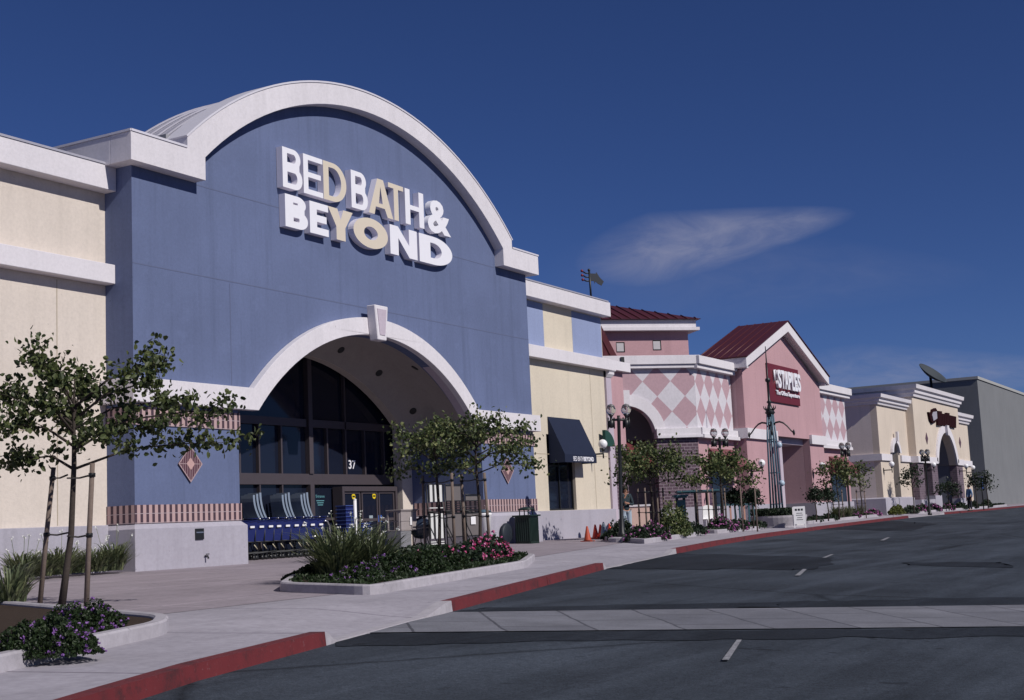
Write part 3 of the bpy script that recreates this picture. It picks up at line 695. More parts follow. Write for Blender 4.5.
def row(items, z0, h, ws):
    for ch, u0, u1, fn, t, s, mt in items:
        xa, xb = px2x(u0), px2x(u1)
        if fn: curve_letter('letter', fn(t, s), xa, z0, xb-xa, h, SF, SD, mt, sign)
        else:
            o = fit_text('letter', ch, xa, xb, z0, z0+h, SF, SD, SIGNW, sign, .03)
row([('B',283.4,303,LB,.24,.13,SIGNW),('E',304.2,323.4,LE,.24,.13,SIGNW),('D',324.0,346.8,LD,.23,.13,SIGNC),('B',351.6,367.8,LB,.26,.13,SIGNW),('A',368.6,392.6,LA,.22,.11,SIGNC),('T',388.6,403.4,LT,.30,.13,SIGNC),('H',405.0,423.3,LH,.26,.13,SIGNW)], 9.16, 1.03, None)
row([('B',285,307.4,LB,.36,.21,SIGNW),('E',309.4,327.8,LE,.38,.22,SIGNW),('Y',327.6,352.2,LY,.36,.2,SIGNC),('O',352.6,386.6,LO,.30,.28,SIGNC),('N',388.8,415.4,LN,.30,.2,SIGNW),('D',417.6,450,LD,.33,.23,SIGNW)], 8.17, .83, None)
row([('&',427,449.6,None,.2,.13,SIGNW)], 9.13, 1.0, None)
# awning ---------------------------------------------------------------------
aw0, aw1 = 41.1, 43.55; zt, zb, zv, prj = 4.20, 2.88, 2.60, .60
b = MB(); wy = 21.79
b.add([(aw0,wy,zt),(aw1,wy,zt),(aw1,wy-prj,zb),(aw0,wy-prj,zb),(aw0,wy-prj,zv),(aw1,wy-prj,zv),(aw0,wy,zv),(aw1,wy,zv)], [(0,3,2,1),(3,4,5,2),(0,6,4,3),(1,2,5,7)])
aw = b.build('awning', NAVY, store)
fit_text('awning_lettering', 'BED BATH', aw0+.62, aw0+1.38, zv+.05, zv+.21, wy-prj-.012, .01, SIGNW, aw, .0); fit_text('awning_lettering', 'BEYOND', aw0+1.42, aw0+2.2, zv+.05, zv+.21, wy-prj-.012, .01, SIGNW, aw, .035)

# wall lamps -----------------------------------------------------------------
def wall_lamp():
    t = thing('wall_lamp', (0,0,0), '', 'wall lamp', 'globe lamps on wall brackets')
    b = MB(); b.box(-.04, .04, -.03, 0, -.40, .0); b.tube([(0,-.03,-.15),(0,-.52,-.15)], .03, 8); b.tube([(0,-.52,-.32),(0,-.52,-.02)], .028, 8); b.lathe((0,-.52,-.06), [(.04,0),(.09,.10)], 12); b.build('bracket', BLACKM, t, local=True)
    b = MB(); b.ball((0,-.52,.20), .17, 18); b.build('globe', GLASSW, t, local=True); return t
wl = wall_lamp(); wl['label'] = 'white globe wall lamp beside the navy awning on the cream wall'; p = onY(602.5, 444, 21.8-.52); wl.location = (p.x, 21.79, p.z-.20)
def put_wl(u, v, wy, label):
    p = onY(u, v, wy-.52); dup(wl, (p.x, wy-.005, p.z-.20), label)
put_wl(761.5, 463, 21.0, 'white globe wall lamp on the pink wall just left of the steel pylon')
put_wl(822, 465.5, 21.0, 'white globe wall lamp on the pink wall right of the deep portal')
put_wl(891.5, 464, 21.0, 'white globe wall lamp beside the narrow arched window of the cream store')
put_wl(933.5, 464.5, 20.5, 'white globe wall lamp on the brick left of the wide far arch')
put_wl(966, 466, 20.5, 'white globe wall lamp on the brick right of the wide far arch')
put_wl(972.8, 467.5, 21.0, 'white globe wall lamp farthest right, at the cream wall end')

# ================================================================== PINK STORE
ps = thing('pink_store', (62, 24, 0), 'pink stucco store with a maroon gable roof and pink and white diamond walls', 'store')
# left pillar beside the cream store
b = MB(); b.box(46.6, 48.35, 22.2, 24.5, 3.4, 6.3); b.build('pillar_wall', PINK, ps)
b = MB(); b.box(46.61, 48.34, 22.2, 24.5, .95, 3.4); b.build('pillar_brick', MATS['purple_brick'], ps, uvf=UVX)
b = MB(); b.box(46.3, 48.75, 22.05, 24.6, -.3, .95); b.build('pillar_base', BASEC, ps)
b = MB(); b.box(46.3, 48.6, 21.95, 24.5, 6.302, 6.66); b.build('pillar_cornice', WHITE, ps)
# chamfer wall
C0 = Vector((54.2, 21.52, 0)); Mc = Matrix.Translation(C0) @ Matrix.Rotation(R(135), 4, 'Z')    # local +x runs (-1,1)/sqrt2, local +y points to (-1,-1)/sqrt2 : towards viewer
CL = 6.6; AC = 3.22; ZA = 4.3
uvc = lambda c, n: (((C0-c).xy.length if True else 0)+.55, c.z+.32)
uvc = lambda c, n: (((C0.xy-c.xy).length-.47)*1.15/1.27+.575, c.z-5.02+.65)
b = MB(Mc)
ar = arc_h(AC, 4.0, 1.28, 1.27, 24)
b.poly([(0,4.3),(AC-1.27,4.3)]+ar+[(AC+1.27,4.3),(CL,4.3),(CL,7.0),(0,7.0)], -.3, 0); 
b.build('chamfer_wall', MATS['diamond'], ps, uvf=uvc)
b = MB(Mc); b.poly(arc_h(AC, 4.0, 1.30, 1.28, 24)+arc_h(AC, 4.0, 1.78, 1.76, 24, True), 0.002, .06); b.build('chamfer_arch_moulding', WHITE, ps)
b = MB(Mc); b.box(AC-.16, AC+.16, .02, .2, 5.3, 5.95); b.build('keystone', WHITE, ps)
b = MB(Mc); b.box(-.1, AC-1.30, -.2, .15, 4.0, 4.298); b.box(-.16, AC-1.30, -.2, .22, 3.88, 3.998); b.box(AC+1.30, CL, -.2, .15, 4.0, 4.298); b.build('trim_band', WHITE, ps, bevel=.01)
b = MB(Mc); b.box(0.01, AC-1.32, -.4, .0, .95, 3.878); b.box(AC+1.32, CL, -.4, .0, .95, 3.878); b.build('brick_wall', MATS['purple_brick'], ps, uvf=lambda c, n: ((C0.xy-c.xy).length, c.z))
b = MB(Mc); b.box(0, AC-1.30, -.4, .12, -.3, .948); b.box(AC+1.30, CL, -.4, .12, -.3, .948); b.build('base', BASEC, ps)
b = MB(Mc); b.box(-.2, CL-.9, -.2, .30, 7.02, 7.40); b.box(-.14, CL-.9, -.2, .22, 6.86, 7.018); b.build('chamfer_cornice', WHITE, ps, bevel=.01)
b = MB(Mc); b.box(AC+.05, AC+.2, .302, .36, 7.06, 7.34); b.build('cornice_box', BLACKM, ps)
# dark recess inside the arch, with lit maroon door awning
b = MB(Mc); b.box(AC-2.4, AC+2.4, -3.2, -3.0, -.3, 5.6); b.box(AC-2.4, AC-2.3, -3.0, -.41, -.3, 5.6); b.box(AC+2.3, AC+2.4, -3.0, -.41, -.3, 5.6); b.box(AC-2.4, AC+2.4, -3.0, -.31, 5.45, 5.6); b.build('recess_wall', plain('recess_grey', (.36,.35,.40,1), .9), ps)
b = MB(Mc); b.add([(AC-1.2,-1.0,3.9),(AC+1.2,-1.0,3.9),(AC+1.2,-.15,2.9),(AC-1.2,-.15,2.9),(AC-1.2,-.15,2.65),(AC+1.2,-.15,2.65),(AC-1.2,-1.0,2.65),(AC+1.2,-1.0,2.65)], [(0,1,2,3),(3,2,5,4),(0,3,4,6),(1,7,5,2)]); b.build('door_awning', MAROONC, ps)
# green awning end seen past the cream wall
g0 = onY(605.2, 446, 21.55); g1_ = onY(614.3, 446, 21.55); gt = onY(605.2, 430, 21.55)
b = MB(); b.poly([(g0.x, g0.z), (g1_.x, g0.z)]+[(g0.x+(g1_.x-g0.x)*math.cos(R(a*9)), g0.z+(gt.z-g0.z)*math.sin(R(a*9))) for a in range(1, 11)], 21.52, 21.64); b.build('green_awning', GREENC, ps)
# wall2 (diamond) y=21.52, 54.2..58.6
def dwall(x0, x1, off, pit=1.15):
    b = MB(); b.box(x0, x1, 21.52, 21.8, 4.3, 7.0); b.build('diamond_wall', MATS['diamond'], ps, uvf=lambda c, n: ((c.x-off)*1.15/pit+.575, c.z-5.0+.65))
    b = MB(); b.box(x0, x1, 21.3, 21.517, 4.02, 4.30); b.box(x0, x1, 21.22, 21.5, 3.86, 4.016); b.build('trim_band', WHITE, ps)
    b = MB(); b.box(x0, x1, 21.53, 21.8, -.2, 4.3); b.build('lower_wall', PINK, ps); b = MB(); b.box(x0, x1, 21.40, 21.528, -.3, .95); b.build('base', BASEC, ps)
dwall(54.22, 58.6, onY(701.3,410,21.52).x, 1.06); dwall(70.85, 77.2, onY(829,410,21.52).x, 1.25)
b = MB(); b.box(54.0, 58.62, 21.15, 21.9, 7.02, 7.38); b.box(54.0, 58.61, 21.26, 21.9, 6.84, 7.016); b.build('cornice', WHITE, ps, bevel=.01)
b = MB(); b.box(70.7, 77.6, 21.15, 21.9, 7.02, 7.40); b.box(70.7, 77.5, 21.26, 21.9, 6.84, 7.016); b.build('cornice', WHITE, ps, bevel=.01)
for x0_, x1_ in ((55.3, 58.2), (73.3, 76.4)):
    b = MB(); b.box(x0_+.2, x1_-.2, 21.50, 21.526, -.1, 2.9); b.build('doorway', MATS['glass'], ps)
    b = MB(); b.add([(x0_,21.52,3.45),(x1_,21.52,3.45),(x1_,20.7,2.75),(x0_,20.7,2.75),(x0_,20.7,2.5),(x1_,20.7,2.5),(x0_,21.52,2.5),(x1_,21.52,2.5)], [(0,1,2,3),(3,2,5,4),(0,3,4,6),(1,7,5,2)]); b.build('door_awning', plain('rose_canvas', (.17,.055,.065,1), .9), ps)
# gabled wing y=21, 58.8..70.7, peak
WX0, WX1, GXc = 58.8, 70.75, 64.68
b = MB(); b.poly([(WX0,-.3),(62.9,-.3),(62.9,4.2),(68.3,4.2),(68.3,-.3),(WX1,-.3),(WX1,7.1),(GXc,9.55),(WX0,7.1)], 21.0, 21.35); b.build('gable_wall', PINK, ps)
b = MB(); b.box(WX0, WX0+.3, 21.352, 26, -.3, 7.1); b.box(WX1-.3, WX1, 21.352, 26, -.3, 7.1); b.build('gable_side_wall', PINK_LIFT, ps)
b = MB(); b.strip([(.14,3.95),(.14,4.42),(-.02,4.42),(-.02,3.95)], [(WX0,23,0),(WX0,21,0),(62.9,21,0)]); b.strip([(.14,3.95),(.14,4.42),(-.02,4.42),(-.02,3.95)], [(68.3,21,0),(WX1,21,0),(WX1,23,0)]); b.build('trim_band', WHITE, ps)
b = MB(); b.strip([(.12,-.3),(.12,.95),(-.02,.95),(-.02,-.3)], [(WX0,23,0),(WX0,21,0),(62.9,21,0),(62.9,21.9,0)]); b.strip([(.12,-.3),(.12,.95),(-.02,.95),(-.02,-.3)], [(68.3,24,0),(68.3,21,0),(WX1,21,0),(WX1,23,0)]); b.build('base', BASEC, ps)
b = MB(); b.box(62.6, 68.28, 22.6, 26, 3.6, 4.25); b.box(62.91, 68.29, 21.36, 22.598, 3.9, 4.25); b.build('portal_lintel', LILAC, ps)
b = MB(); b.box(68.3, 68.6, 21.36, 28, -.3, 4.2); b.box(62.6, 62.9, 21.36, 28, -.3, 4.2); b.box(62.6, 68.6, 28, 28.3, -.3, 4.2); b.build('portal_wall', PINK_LIFT, ps)
b = MB(); b.box(62.75, 63.15, 20.8, 20.99, .0, 3.94); b.build('portal_column', LILAC, ps)
# gable fascia and roof
ov = .55; ey = 20.55; ex0, ex1 = WX0-.62, WX1+.3; ez = 7.62; pz = 9.92
def slope_z(x): return pz-(pz-ez)*abs(x-GXc)/((ex1-ex0)/2)
hw = (ex1-ex0)/2; ex0, ex1 = GXc-hw, GXc+hw
b = MB(); b.poly([(ex0,ez-.48),(GXc,pz-.52),(ex1,ez-.48),(ex1,ez),(GXc,pz),(ex0,ez)], ey, ey+.12); b.build('gable_fascia', WHITE, ps, bevel=.01)
b = MB(); b.poly([(ex0+.02,ez-.40),(GXc,pz-.44),(ex1-.02,ez-.40),(ex1-.02,ez-.24),(GXc,pz-.26),(ex0+.02,ez-.24)], ey+.122, 21.3); b.box(ex0, WX0-.003, ey+.122, 23.1, ez-.48, ez-.02); b.box(WX1+.003, ex1, ey+.122, 23.1, ez-.48, ez-.02); b.build('eave_soffit', WHITE, ps)
b = MB(); RB = 23.15
b.add([(ex0-.05,ey-.05,ez+.02),(GXc,ey-.05,pz+.04),(ex1+.05,ey-.05,ez+.02),(ex0-.05,RB,ez+.02),(GXc,RB,pz+.04),(ex1+.05,RB,ez+.02),(ex0-.05,ey-.05,ez-.04),(GXc,ey-.05,pz-.0),(ex1+.05,ey-.05,ez-.04),(ex0-.05,RB,ez-.04),(ex1+.05,RB,ez-.04)],
      [(0,1,4,3),(1,2,5,4),(3,4,5),(6,7,1,0),(7,8,2,1),(6,0,3,9),(8,10,5,2)]); gr = b.build('gable_roof', MATS['maroon_metal'], ps)
b = MB()
for k in range(1, 7):
    y = ey+k*.42
    for s_ in (-1, 1):
        xe = GXc+s_*(hw+.05); b.tube([(GXc,y,pz+.05),(xe,y,ez+.03)], .025, 4)
b.build('roof_seam', MATS['maroon_metal'], gr)
# sign on gable
sg = thing('gable_sign', (64.5, 20.98, 5.83), 'maroon panel sign reading STAPLES in white letters on the pink gable wall', 'sign')
b = MB(); b.box(62.15, 66.9, 20.9, 20.997, 5.83, 7.68); b.build('sign_panel', SIGNRED, sg, bevel=.01)
ST_ = 'STAPLES'
wds = [.62,.56,.66,.60,.50,.52,.60]; tw = sum(wds)+.04*6; x = 63.15; k_ = (66.72-63.15)/tw
for ch, w_ in zip(ST_, wds): fit_text('letter', ch, x, x+w_*k_, 6.52, 7.42, 20.74, .13, SIGNW, sg, .035); x += (w_+.04)*k_
b = MB(); b.tube([(62.88,20.83,6.85),(62.88,20.83,7.36),(63.08,20.83,7.36)], .05, 8); b.build('staple_mark', SIGNW, sg)
fit_text('slogan_lettering', 'The Office Superstore', 63.05, 66.7, 6.14, 6.42, 20.84, .05, SIGNW, sg, .03)
# square tower turned 45 degrees with pyramid roof and vane
rt = ray(594, 348); tc_ = Vector((rt.x, rt.y))*(63.5/FPX)
Mt = Matrix.Translation((tc_.x, tc_.y, 0)) @ Matrix.Rotation(R(135), 4, 'Z')
TH = 3.35
b = MB(Mt); b.box(-TH, TH, -TH, TH, 6.5, 9.0); b.build('tower_wall', PINK, ps)
b = MB(Mt); b.box(-TH-.3, TH+.3, -TH-.3, TH+.3, 9.0, 9.35); b.box(-TH-.42, TH+.42, -TH-.42, TH+.42, 8.86, 8.999) ; b.build('tower_cornice', WHITE, ps)
b = MB(Mt); e = TH+.5
b.add([(-e,-e,9.36),(e,-e,9.36),(e,e,9.36),(-e,e,9.36),(0,0,10.75)], [(0,1,4),(1,2,4),(2,3,4),(3,0,4),(0,3,2,1)]); tr = b.build('tower_roof', MATS['maroon_metal'], ps)
b = MB(Mt)
for k in range(-8, 9):
    x = k*.45; zz = 9.38+(10.75-9.36)*(1-abs(x)/e); b.tube([(x, e, 9.38), (x, abs(x)*1.0, zz)], .03, 4)
b.build('roof_seam', MATS['maroon_metal'], tr)
# little square openings in the tower front face (local +y faces viewer)
for (u, v) in ((620.5,347),(657,345)):
    r = ray(u, v); n_ = Mt.to_3x3() @ Vector((0,1,0)); p0 = Mt @ Vector((0,TH,0)); t_ = (p0.dot(n_)-Vector((0,0,CAMZ)).dot(n_))/r.dot(n_); q = Mt.inverted() @ (Vector((0,0,CAMZ))+r*t_)
    b = MB(Mt); b.box(q.x-.2, q.x+.2, TH-.03, TH+.01, q.z-.24, q.z+.22); w = b.build('tower_window', DARKIN, ps)
    b = MB(Mt); b.box(q.x-.14, q.x+.19, TH+.0105, TH+.03, q.z-.20, q.z+.17); b.build('window_panel', plain('pale_pane', (.45,.43,.45,1), .6), w)
# small steep lower roof between the cream parapet and the tower
b = MB(); a_ = onY(629.5, 357, 25.0); a2 = onY(598, 318, 25.0)
b.add([(a_.x, 25.0, 6.6), (a2.x-1.2, 25.0, 6.6), (a2.x-1.2, 25.0, a2.z+.1), (a2.x-.2, 25.0, a2.z+.1), (a_.x+.8, 27, 6.6), (a2.x-1.2, 27, 6.6), (a2.x-1.2, 27, a2.z+.1), (a2.x, 27, a2.z+.1)], [(0,1,2,3), (0,3,7,4), (3,2,6,7), (4,7,6,5), (0,4,5,1), (1,5,6,2)]); lr = b.build('lower_roof', MATS['maroon_metal'], ps)
b = MB()
for k in range(1, 5):
    t = k/5; xb_ = a2.x-1.2+(a_.x-a2.x+1.2)*t; zb_ = 6.62; xt_ = max(a2.x-1.2, xb_-(a_.x-a2.x)*.98*(1-max(0, 0))); b.tube([(xb_, 24.98, zb_), (xt_, 24.98, min(a2.z+.08, zb_+(xb_-xt_)*(a2.z-6.6)/(a_.x-a2.x)))], .025, 4)
b.build('roof_seam', MATS['maroon_metal'], lr)
# roof masses behind (parapets)
b = MB(); b.box(46.4, 58.5, 26, 45, 0, 6.9); b.box(58.9, 77, 28.4, 45, 0, 6.9); b.poly([(WX0+.31,7.1),(WX1-.31,7.1),(GXc,9.5)], 22.8, 23.0); b.build('rear_block', PINK_LIFT, ps)
# weather vane
wv = thing('weather_vane', (tc_.x, tc_.y, 10.7), 'dark metal weather vane with red ball tips and a banner on the pyramid roof', 'weather vane')
rgt = Vector((AX.x, AY.x, 0)).normalized(); k = 63.5/FPX
def vp(u, v): return Vector((tc_.x, tc_.y, 0))+rgt*((u-594.5)*k)+Vector((0,0,CAMZ+(519.5-v)*k*1.0))
b = MB(); b.tube([(tc_.x,tc_.y,10.6), vp(593.8,271)], .05, 8)
for v in (273.5, 277.5, 281.5): b.tube([vp(594,v+.5), vp(590,v), vp(587,v-2)], .035, 6)
b.build('vane_pole', BLACKM, wv)
b = MB(); pl = [vp(*q) for q in ((594,274),(600,274.5),(601,273),(604,278.5),(608,283),(605.5,287),(602,285),(599.5,282.5),(598.7,285),(598,282),(594,281.5))]
nv = rgt.cross(Vector((0,0,1)))*.03
vs = [p+nv for p in pl]+[p-nv for p in pl]; n_ = len(pl); tri = tessellate_polygon([[Vector(((p-pl[0]).dot(rgt), p.z, 0)) for p in pl]])
b.add(vs, [tuple(t) for t in tri]+[tuple(i+n_ for i in t[::-1]) for t in tri]+[(i, (i+1) % n_, n_+(i+1) % n_, n_+i) for i in range(n_)]); b.build('vane_banner', plain('vane_grey', (.05,.055,.065,1), .6), wv)
b = MB()
for q in ((586.5,271),(586.5,275.5),(587,280)): b.ball(vp(*q), .07, 10)
b.build('ball_tip', plain('vane_red', (.18,.02,.04,1), .6), wv); b = MB(); b.ball(vp(593.6,270.5), .07, 10); b.build('ball_tip', BLACKM, wv)

# ================================================================== CREAM STORE
cs = thing('cream_store', (95, 24, 0), 'cream store with stepped white cornices and a tall arched entry', 'store')
HR = .1
def stepcorn(path, z0, zz, o=.0, nm='cornice', par=cs):
    h = zz-z0; b = MB(); b.strip([(.0,z0),(.12,z0),(.16,z0+.22*h),(.26,z0+.3*h),(.28,z0+.55*h),(.42,z0+.66*h),(.46,zz),(-.2,zz)], [(x,y,0) for x, y in path]); return b.build(nm, WHITE, par)
b = MB(); ca = 85.95
b.poly([(82.3,-.2),(85.2,-.2),(85.2,3.75)]+arc_h(ca, 3.72, .78, .75, 14)+[(86.7,3.75),(86.7,-.2),(89.9,-.2),(89.9,6.9),(82.3,6.9)], 21.0, 21.4); b.build('front_wall', CREAM3, cs)
b = MB(); b.box(82.3, 82.6, 21.402, 27, -.2, 6.9); b.build('side_wall', CREAM_LIFT, cs)
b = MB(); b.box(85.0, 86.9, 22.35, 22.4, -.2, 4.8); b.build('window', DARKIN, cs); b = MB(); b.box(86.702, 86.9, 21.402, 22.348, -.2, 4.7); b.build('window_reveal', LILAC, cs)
b = MB(); b.poly(arc_h(ca, 3.70, .82, .80, 14)+arc_h(ca, 3.66, 1.18, 1.16, 14, True), 20.85, 20.997); b.box(ca-.12, ca+.12, 20.7, 20.84, 4.6, 5.2); b.build('arch_moulding', WHITE, cs)
stepcorn([(82.3,27),(82.3,21.0),(90.0,21.0)], 6.75, 7.36)
b = MB(); b.strip([(.0,3.35),(.12,3.35),(.12,3.75),(0,3.75)], [(82.3,27,0),(82.3,21,0),(84.75,21,0)]); b.strip([(.0,3.35),(.12,3.35),(.12,3.75),(0,3.75)], [(87.15,21,0),(89.55,21,0)]); b.build('trim_band', WHITE, cs)
b = MB(); b.strip([(.0,-.3),(.15,-.3),(.15,1.05),(0,1.12)], [(82.3,27,0),(82.3,21,0),(89.55,21,0)]); b.build('base', BASEC, cs)
BX0, BX1, BY = 89.6, 103.9, 20.5; bc = 98.6
b = MB(); b.poly([(BX0,3.3),(bc-3.25,3.3)]+arc_h(bc, 2.25, 3.28, 3.1, 22)+[(bc+3.25,3.3),(BX1,3.3),(BX1,8.0),(BX0,8.0)], BY, BY+.5); b.build('front_wall', CREAM3, cs)
b = MB(); b.box(BX0, BX0+.4, BY+.502, 34, -.2, 8.0); b.box(BX1-.4, BX1, BY+.502, 34, -.2, 8.0); b.build('side_wall', CREAM_LIFT, cs)
b = MB(); b.box(BX0+.01, BX0+1.7, BY+.0, BY+.5, .9, 3.298); b.box(93.6, bc-3.2, BY, BY+.5, .9, 3.298); b.box(bc+3.2, BX1-.01, BY, BY+.5, .9, 3.298); b.build('brick_wall', MATS['purple_brick_far'], cs, uvf=UVX)
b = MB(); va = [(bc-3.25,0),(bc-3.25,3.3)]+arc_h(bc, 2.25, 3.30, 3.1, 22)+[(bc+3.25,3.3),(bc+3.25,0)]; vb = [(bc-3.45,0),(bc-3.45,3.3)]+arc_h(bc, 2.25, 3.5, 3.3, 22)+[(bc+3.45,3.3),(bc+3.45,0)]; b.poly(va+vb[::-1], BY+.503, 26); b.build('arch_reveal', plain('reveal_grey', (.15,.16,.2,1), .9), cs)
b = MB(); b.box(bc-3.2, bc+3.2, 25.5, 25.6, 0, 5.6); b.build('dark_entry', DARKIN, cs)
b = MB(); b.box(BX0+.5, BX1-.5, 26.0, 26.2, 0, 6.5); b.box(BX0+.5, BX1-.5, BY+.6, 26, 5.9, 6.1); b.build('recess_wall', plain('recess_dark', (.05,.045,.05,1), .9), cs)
b = MB(); b.poly(arc_h(bc, 2.25, 3.30, 3.12, 22)+arc_h(bc, 2.35, 3.80, 3.62, 22, True), BY-.12, BY-.003); b.poly([(bc-.2,5.35),(bc+.2,5.35),(bc+.3,6.05),(bc-.3,6.05)], BY-.3, BY-.13); b.build('arch_moulding', WHITE, cs)
b = MB(); b.strip([(.0,3.3),(.12,3.3),(.12,3.72),(0,3.72)], [(BX0,20.98,0),(BX0,BY,0),(bc-3.3,BY,0)]); b.strip([(.0,3.3),(.12,3.3),(.12,3.72),(0,3.72)], [(bc+3.3,BY,0),(BX1,BY,0),(BX1,21,0)]); b.build('trim_band', WHITE, cs)
b = MB(); b.box(BX0-.1, BX0+4.0, BY-.1, BY+.5, -.2, .9); b.box(93.5, bc-3.1, BY-.12, BY+.5, -.2, 1.15); b.box(bc+3.1, BX1+.1, BY-.1, BY+.5, -.2, .9); b.build('base', BASEC, cs)
stepcorn([(BX0,34),(BX0,BY),(BX1,BY),(BX1,30)], 7.62, 8.38)
for (u, v) in ((926.5,438.5),(959.8,442.5)):
    p = onY(u, v, BY); b = MB(); b.poly([(p.x,p.z-.40),(p.x+.36,p.z),(p.x,p.z+.40),(p.x-.36,p.z)], BY-.03, BY-.002); b.build('diamond_tile', plain('tile_dark', (.10,.05,.07,1), .6), cs)
b = MB(); b.box(BX1+.003, 109.6, 21.0, 30, -.2, 6.9); b.build('end_wall', CREAM3, cs); stepcorn([(BX1,21),(109.6,21),(109.6,30)], 6.6, 7.3)
b = MB(); b.strip([(.0,3.35),(.12,3.35),(.12,3.75),(0,3.75)], [(BX1+.13,21,0),(109.6,21,0),(109.6,26,0)]); b.build('trim_band', WHITE, cs)
# dark illegible sign: flag-like logo and a row of tall dark letter blocks
fs_ = thing('fascia_sign', (98, 20.4, 6.2), 'dark sign with a flag shaped logo and heavy dark letters above the far arch', 'sign')
def bp(u, v): q = onY(u, v, BY-.1); return (q.x, q.z)
b = MB(); b.poly([bp(*q) for q in ((928.2,412),(931.2,413.5),(932,409.5),(935,408),(936.4,410.5),(936.8,420.5),(932,423.5),(929.5,419))], BY-.16, BY-.003); lg = b.build('logo_panel', SIGNBK, fs_)
b = MB(); b.poly([bp(*q) for q in ((931,415.5),(932,412),(935.4,411.5),(935.9,418.5),(932.2,421))], BY-.20, BY-.163); b.build('logo_face', plain('logo_pale', (.35,.33,.38,1), .6), lg)
xx = 937.3
for w_, t0, t1 in ((4.2,410.9,425.2),(2.3,413.5,425.6),(2.2,413.8,426),(3.2,412.7,426.4),(2.2,415.2,426.8),(2.2,415.7,427.1),(2.4,416.2,427.6)):
    b = MB(); b.poly([bp(xx,t0), bp(xx+w_-.25,t0+.5), bp(xx+w_-.25,t1+.4), bp(xx,t1)], BY-.16, BY-.003); b.build('letter', SIGNBK, fs_); xx += w_-.05
# tall grey building behind
gb = thing('grey_hall', (135, 40, 0), 'tall plain grey green windowless building rising behind the cream store', 'building')
c_ = onX(977, 379, 124); 
b = MB(); b.poly([(c_.y, -1), (c_.y+45, -1), (c_.y+45, c_.z), (c_.y, c_.z)], 124, 175, 'YZ'); b.build('hall_wall', GREYW, gb)
b = MB(); b.box(123.9, 175.1, c_.y-.1, c_.y+45, c_.z, c_.z+.25); b.build('hall_coping', plain('pale_coping', (.35,.35,.34,1), .8), gb)
# satellite dish
dp = onX(931, 383, 118); sd = thing('satellite_dish', (dp.x, dp.y, 7), 'large dark mesh satellite dish tilted on the roof of the cream store', 'satellite dish')
b = MB(Matrix.Translation((dp.x, dp.y, dp.z+.55)) @ (Vector((-AX.z, -AY.z, 0)).normalized()*.45+(Vector((AX.x, AY.x, 0)).normalized()*.55+Vector((0,0,.83)))*.9).to_track_quat('Z', 'Y').to_matrix().to_4x4() )
rr = 1.35; prof_ = [(max(.02, rr*i/8), .42*(i/8)**2) for i in range(9)]+[(rr*i/8, .42*(i/8)**2-.04) for i in range(8, -1, -1)]; prof_ = [(max(.02, a), c) for a, c in prof_]
b.lathe((0,0,0), prof_, 24); dish = b.build('dish', plain('dish_grey', (.035,.045,.055,1), .8), sd)
b = MB(); b.tube([(dp.x,dp.y,6.8),(dp.x,dp.y,dp.z+.5)], .12, 8); b.build('mast', BLACKM, sd)
b = MB(); b.box(95, 103.4, 22, 33, 6.7, 7.2); b.build('roof_deck', MATS['roof_deck_grey'] if 'roof_deck_grey' in MATS else GREYW, cs)
# roof unit and hedge far right
b = MB(); q = onY(858, 396, 27); b.box(q.x-1.5, q.x+3.0, 27, 29, 6.7, q.z+.35); b.build('roof_unit', plain('roof_unit_brown', (.05,.045,.05,1), .8), cs)

# ================================================================== STREET LAMPS
def lamp(four):
    t = thing('street_lamp', (0,0,0), '', 'street lamp', 'black lamp posts along the pavement')
    b = MB(); b.lathe((0,0,0), [(.13,0),(.13,.1),(.09,.16),(.08,.5),(.06,.56),(.052,3.5),(.075,3.54),(.05,3.6),(.05,3.68)], 14); b.tube([(-.26,0,3.55),(.26,0,3.55)], .038, 8)
    if four: b.tube([(0,-.26,3.55),(0,.26,3.55)], .038, 8)
    b.build('post', BLACKM, t, local=True)
    for x, y in ((-.23,0),(.23,0))+(((0,-.23),(0,.23)) if four else ()):
        b = MB(); b.lathe((x,y,3.42), [(.03,-.12),(.07,-.1),(.085,.1),(.04,.12),(.04,.22),(.1,.3)], 12)
        for dx, dy in ((.09,0),(-.09,0)): b.tube([(x+dx,y+dy,3.28),(x+dx,y+dy,3.62)], .026, 6); b.tube([(x,y,3.45),(x+dx,y+dy,3.45)], .018, 6)
        b.build('lamp_holder', BLACKM, t, local=True)
        b = MB(); b.ball((x,y,3.85), .155, 16); b.build('lamp_globe', MATS['globe'], t, local=True)
        b = MB(); b.lathe((x,y,3.95), [(.13,0),(.09,.06),(.01,.09)], 12); b.build('lamp_cap', plain('globe_cap', (.16,.15,.15,1), .35), t, local=True)
    return t
# orient arms to be seen side-on
rz_ = math.atan2(AY.x, AX.x)
lp = lamp(False); lp['label'] = 'nearest black lamp post with two clear globes beside the standing person'; p = atd(620.6, 41); lp.location = (p.x, p.y, W(p.x,p.y)+.15); lp.rotation_euler = (0, R(1.6), rz_)
p = atd(721.5, 54); dup(lp, (p.x, p.y, W(p.x,p.y)+.02), 'two-globe lamp post in front of the diamond wall, left of the pylon', rz_)
l4 = lamp(True); l4['label'] = 'four-globe lamp post where the pink store meets the cream side wall'; p = atd(849, 72); l4.location = (p.x, p.y, W(p.x,p.y)); l4.rotation_euler[2] = rz_+.5
p = atd(928.5, 83); dup(l4, (p.x, p.y, W(p.x,p.y)), 'farthest four-globe lamp post, in front of the cream store brick wall', rz_+.4)
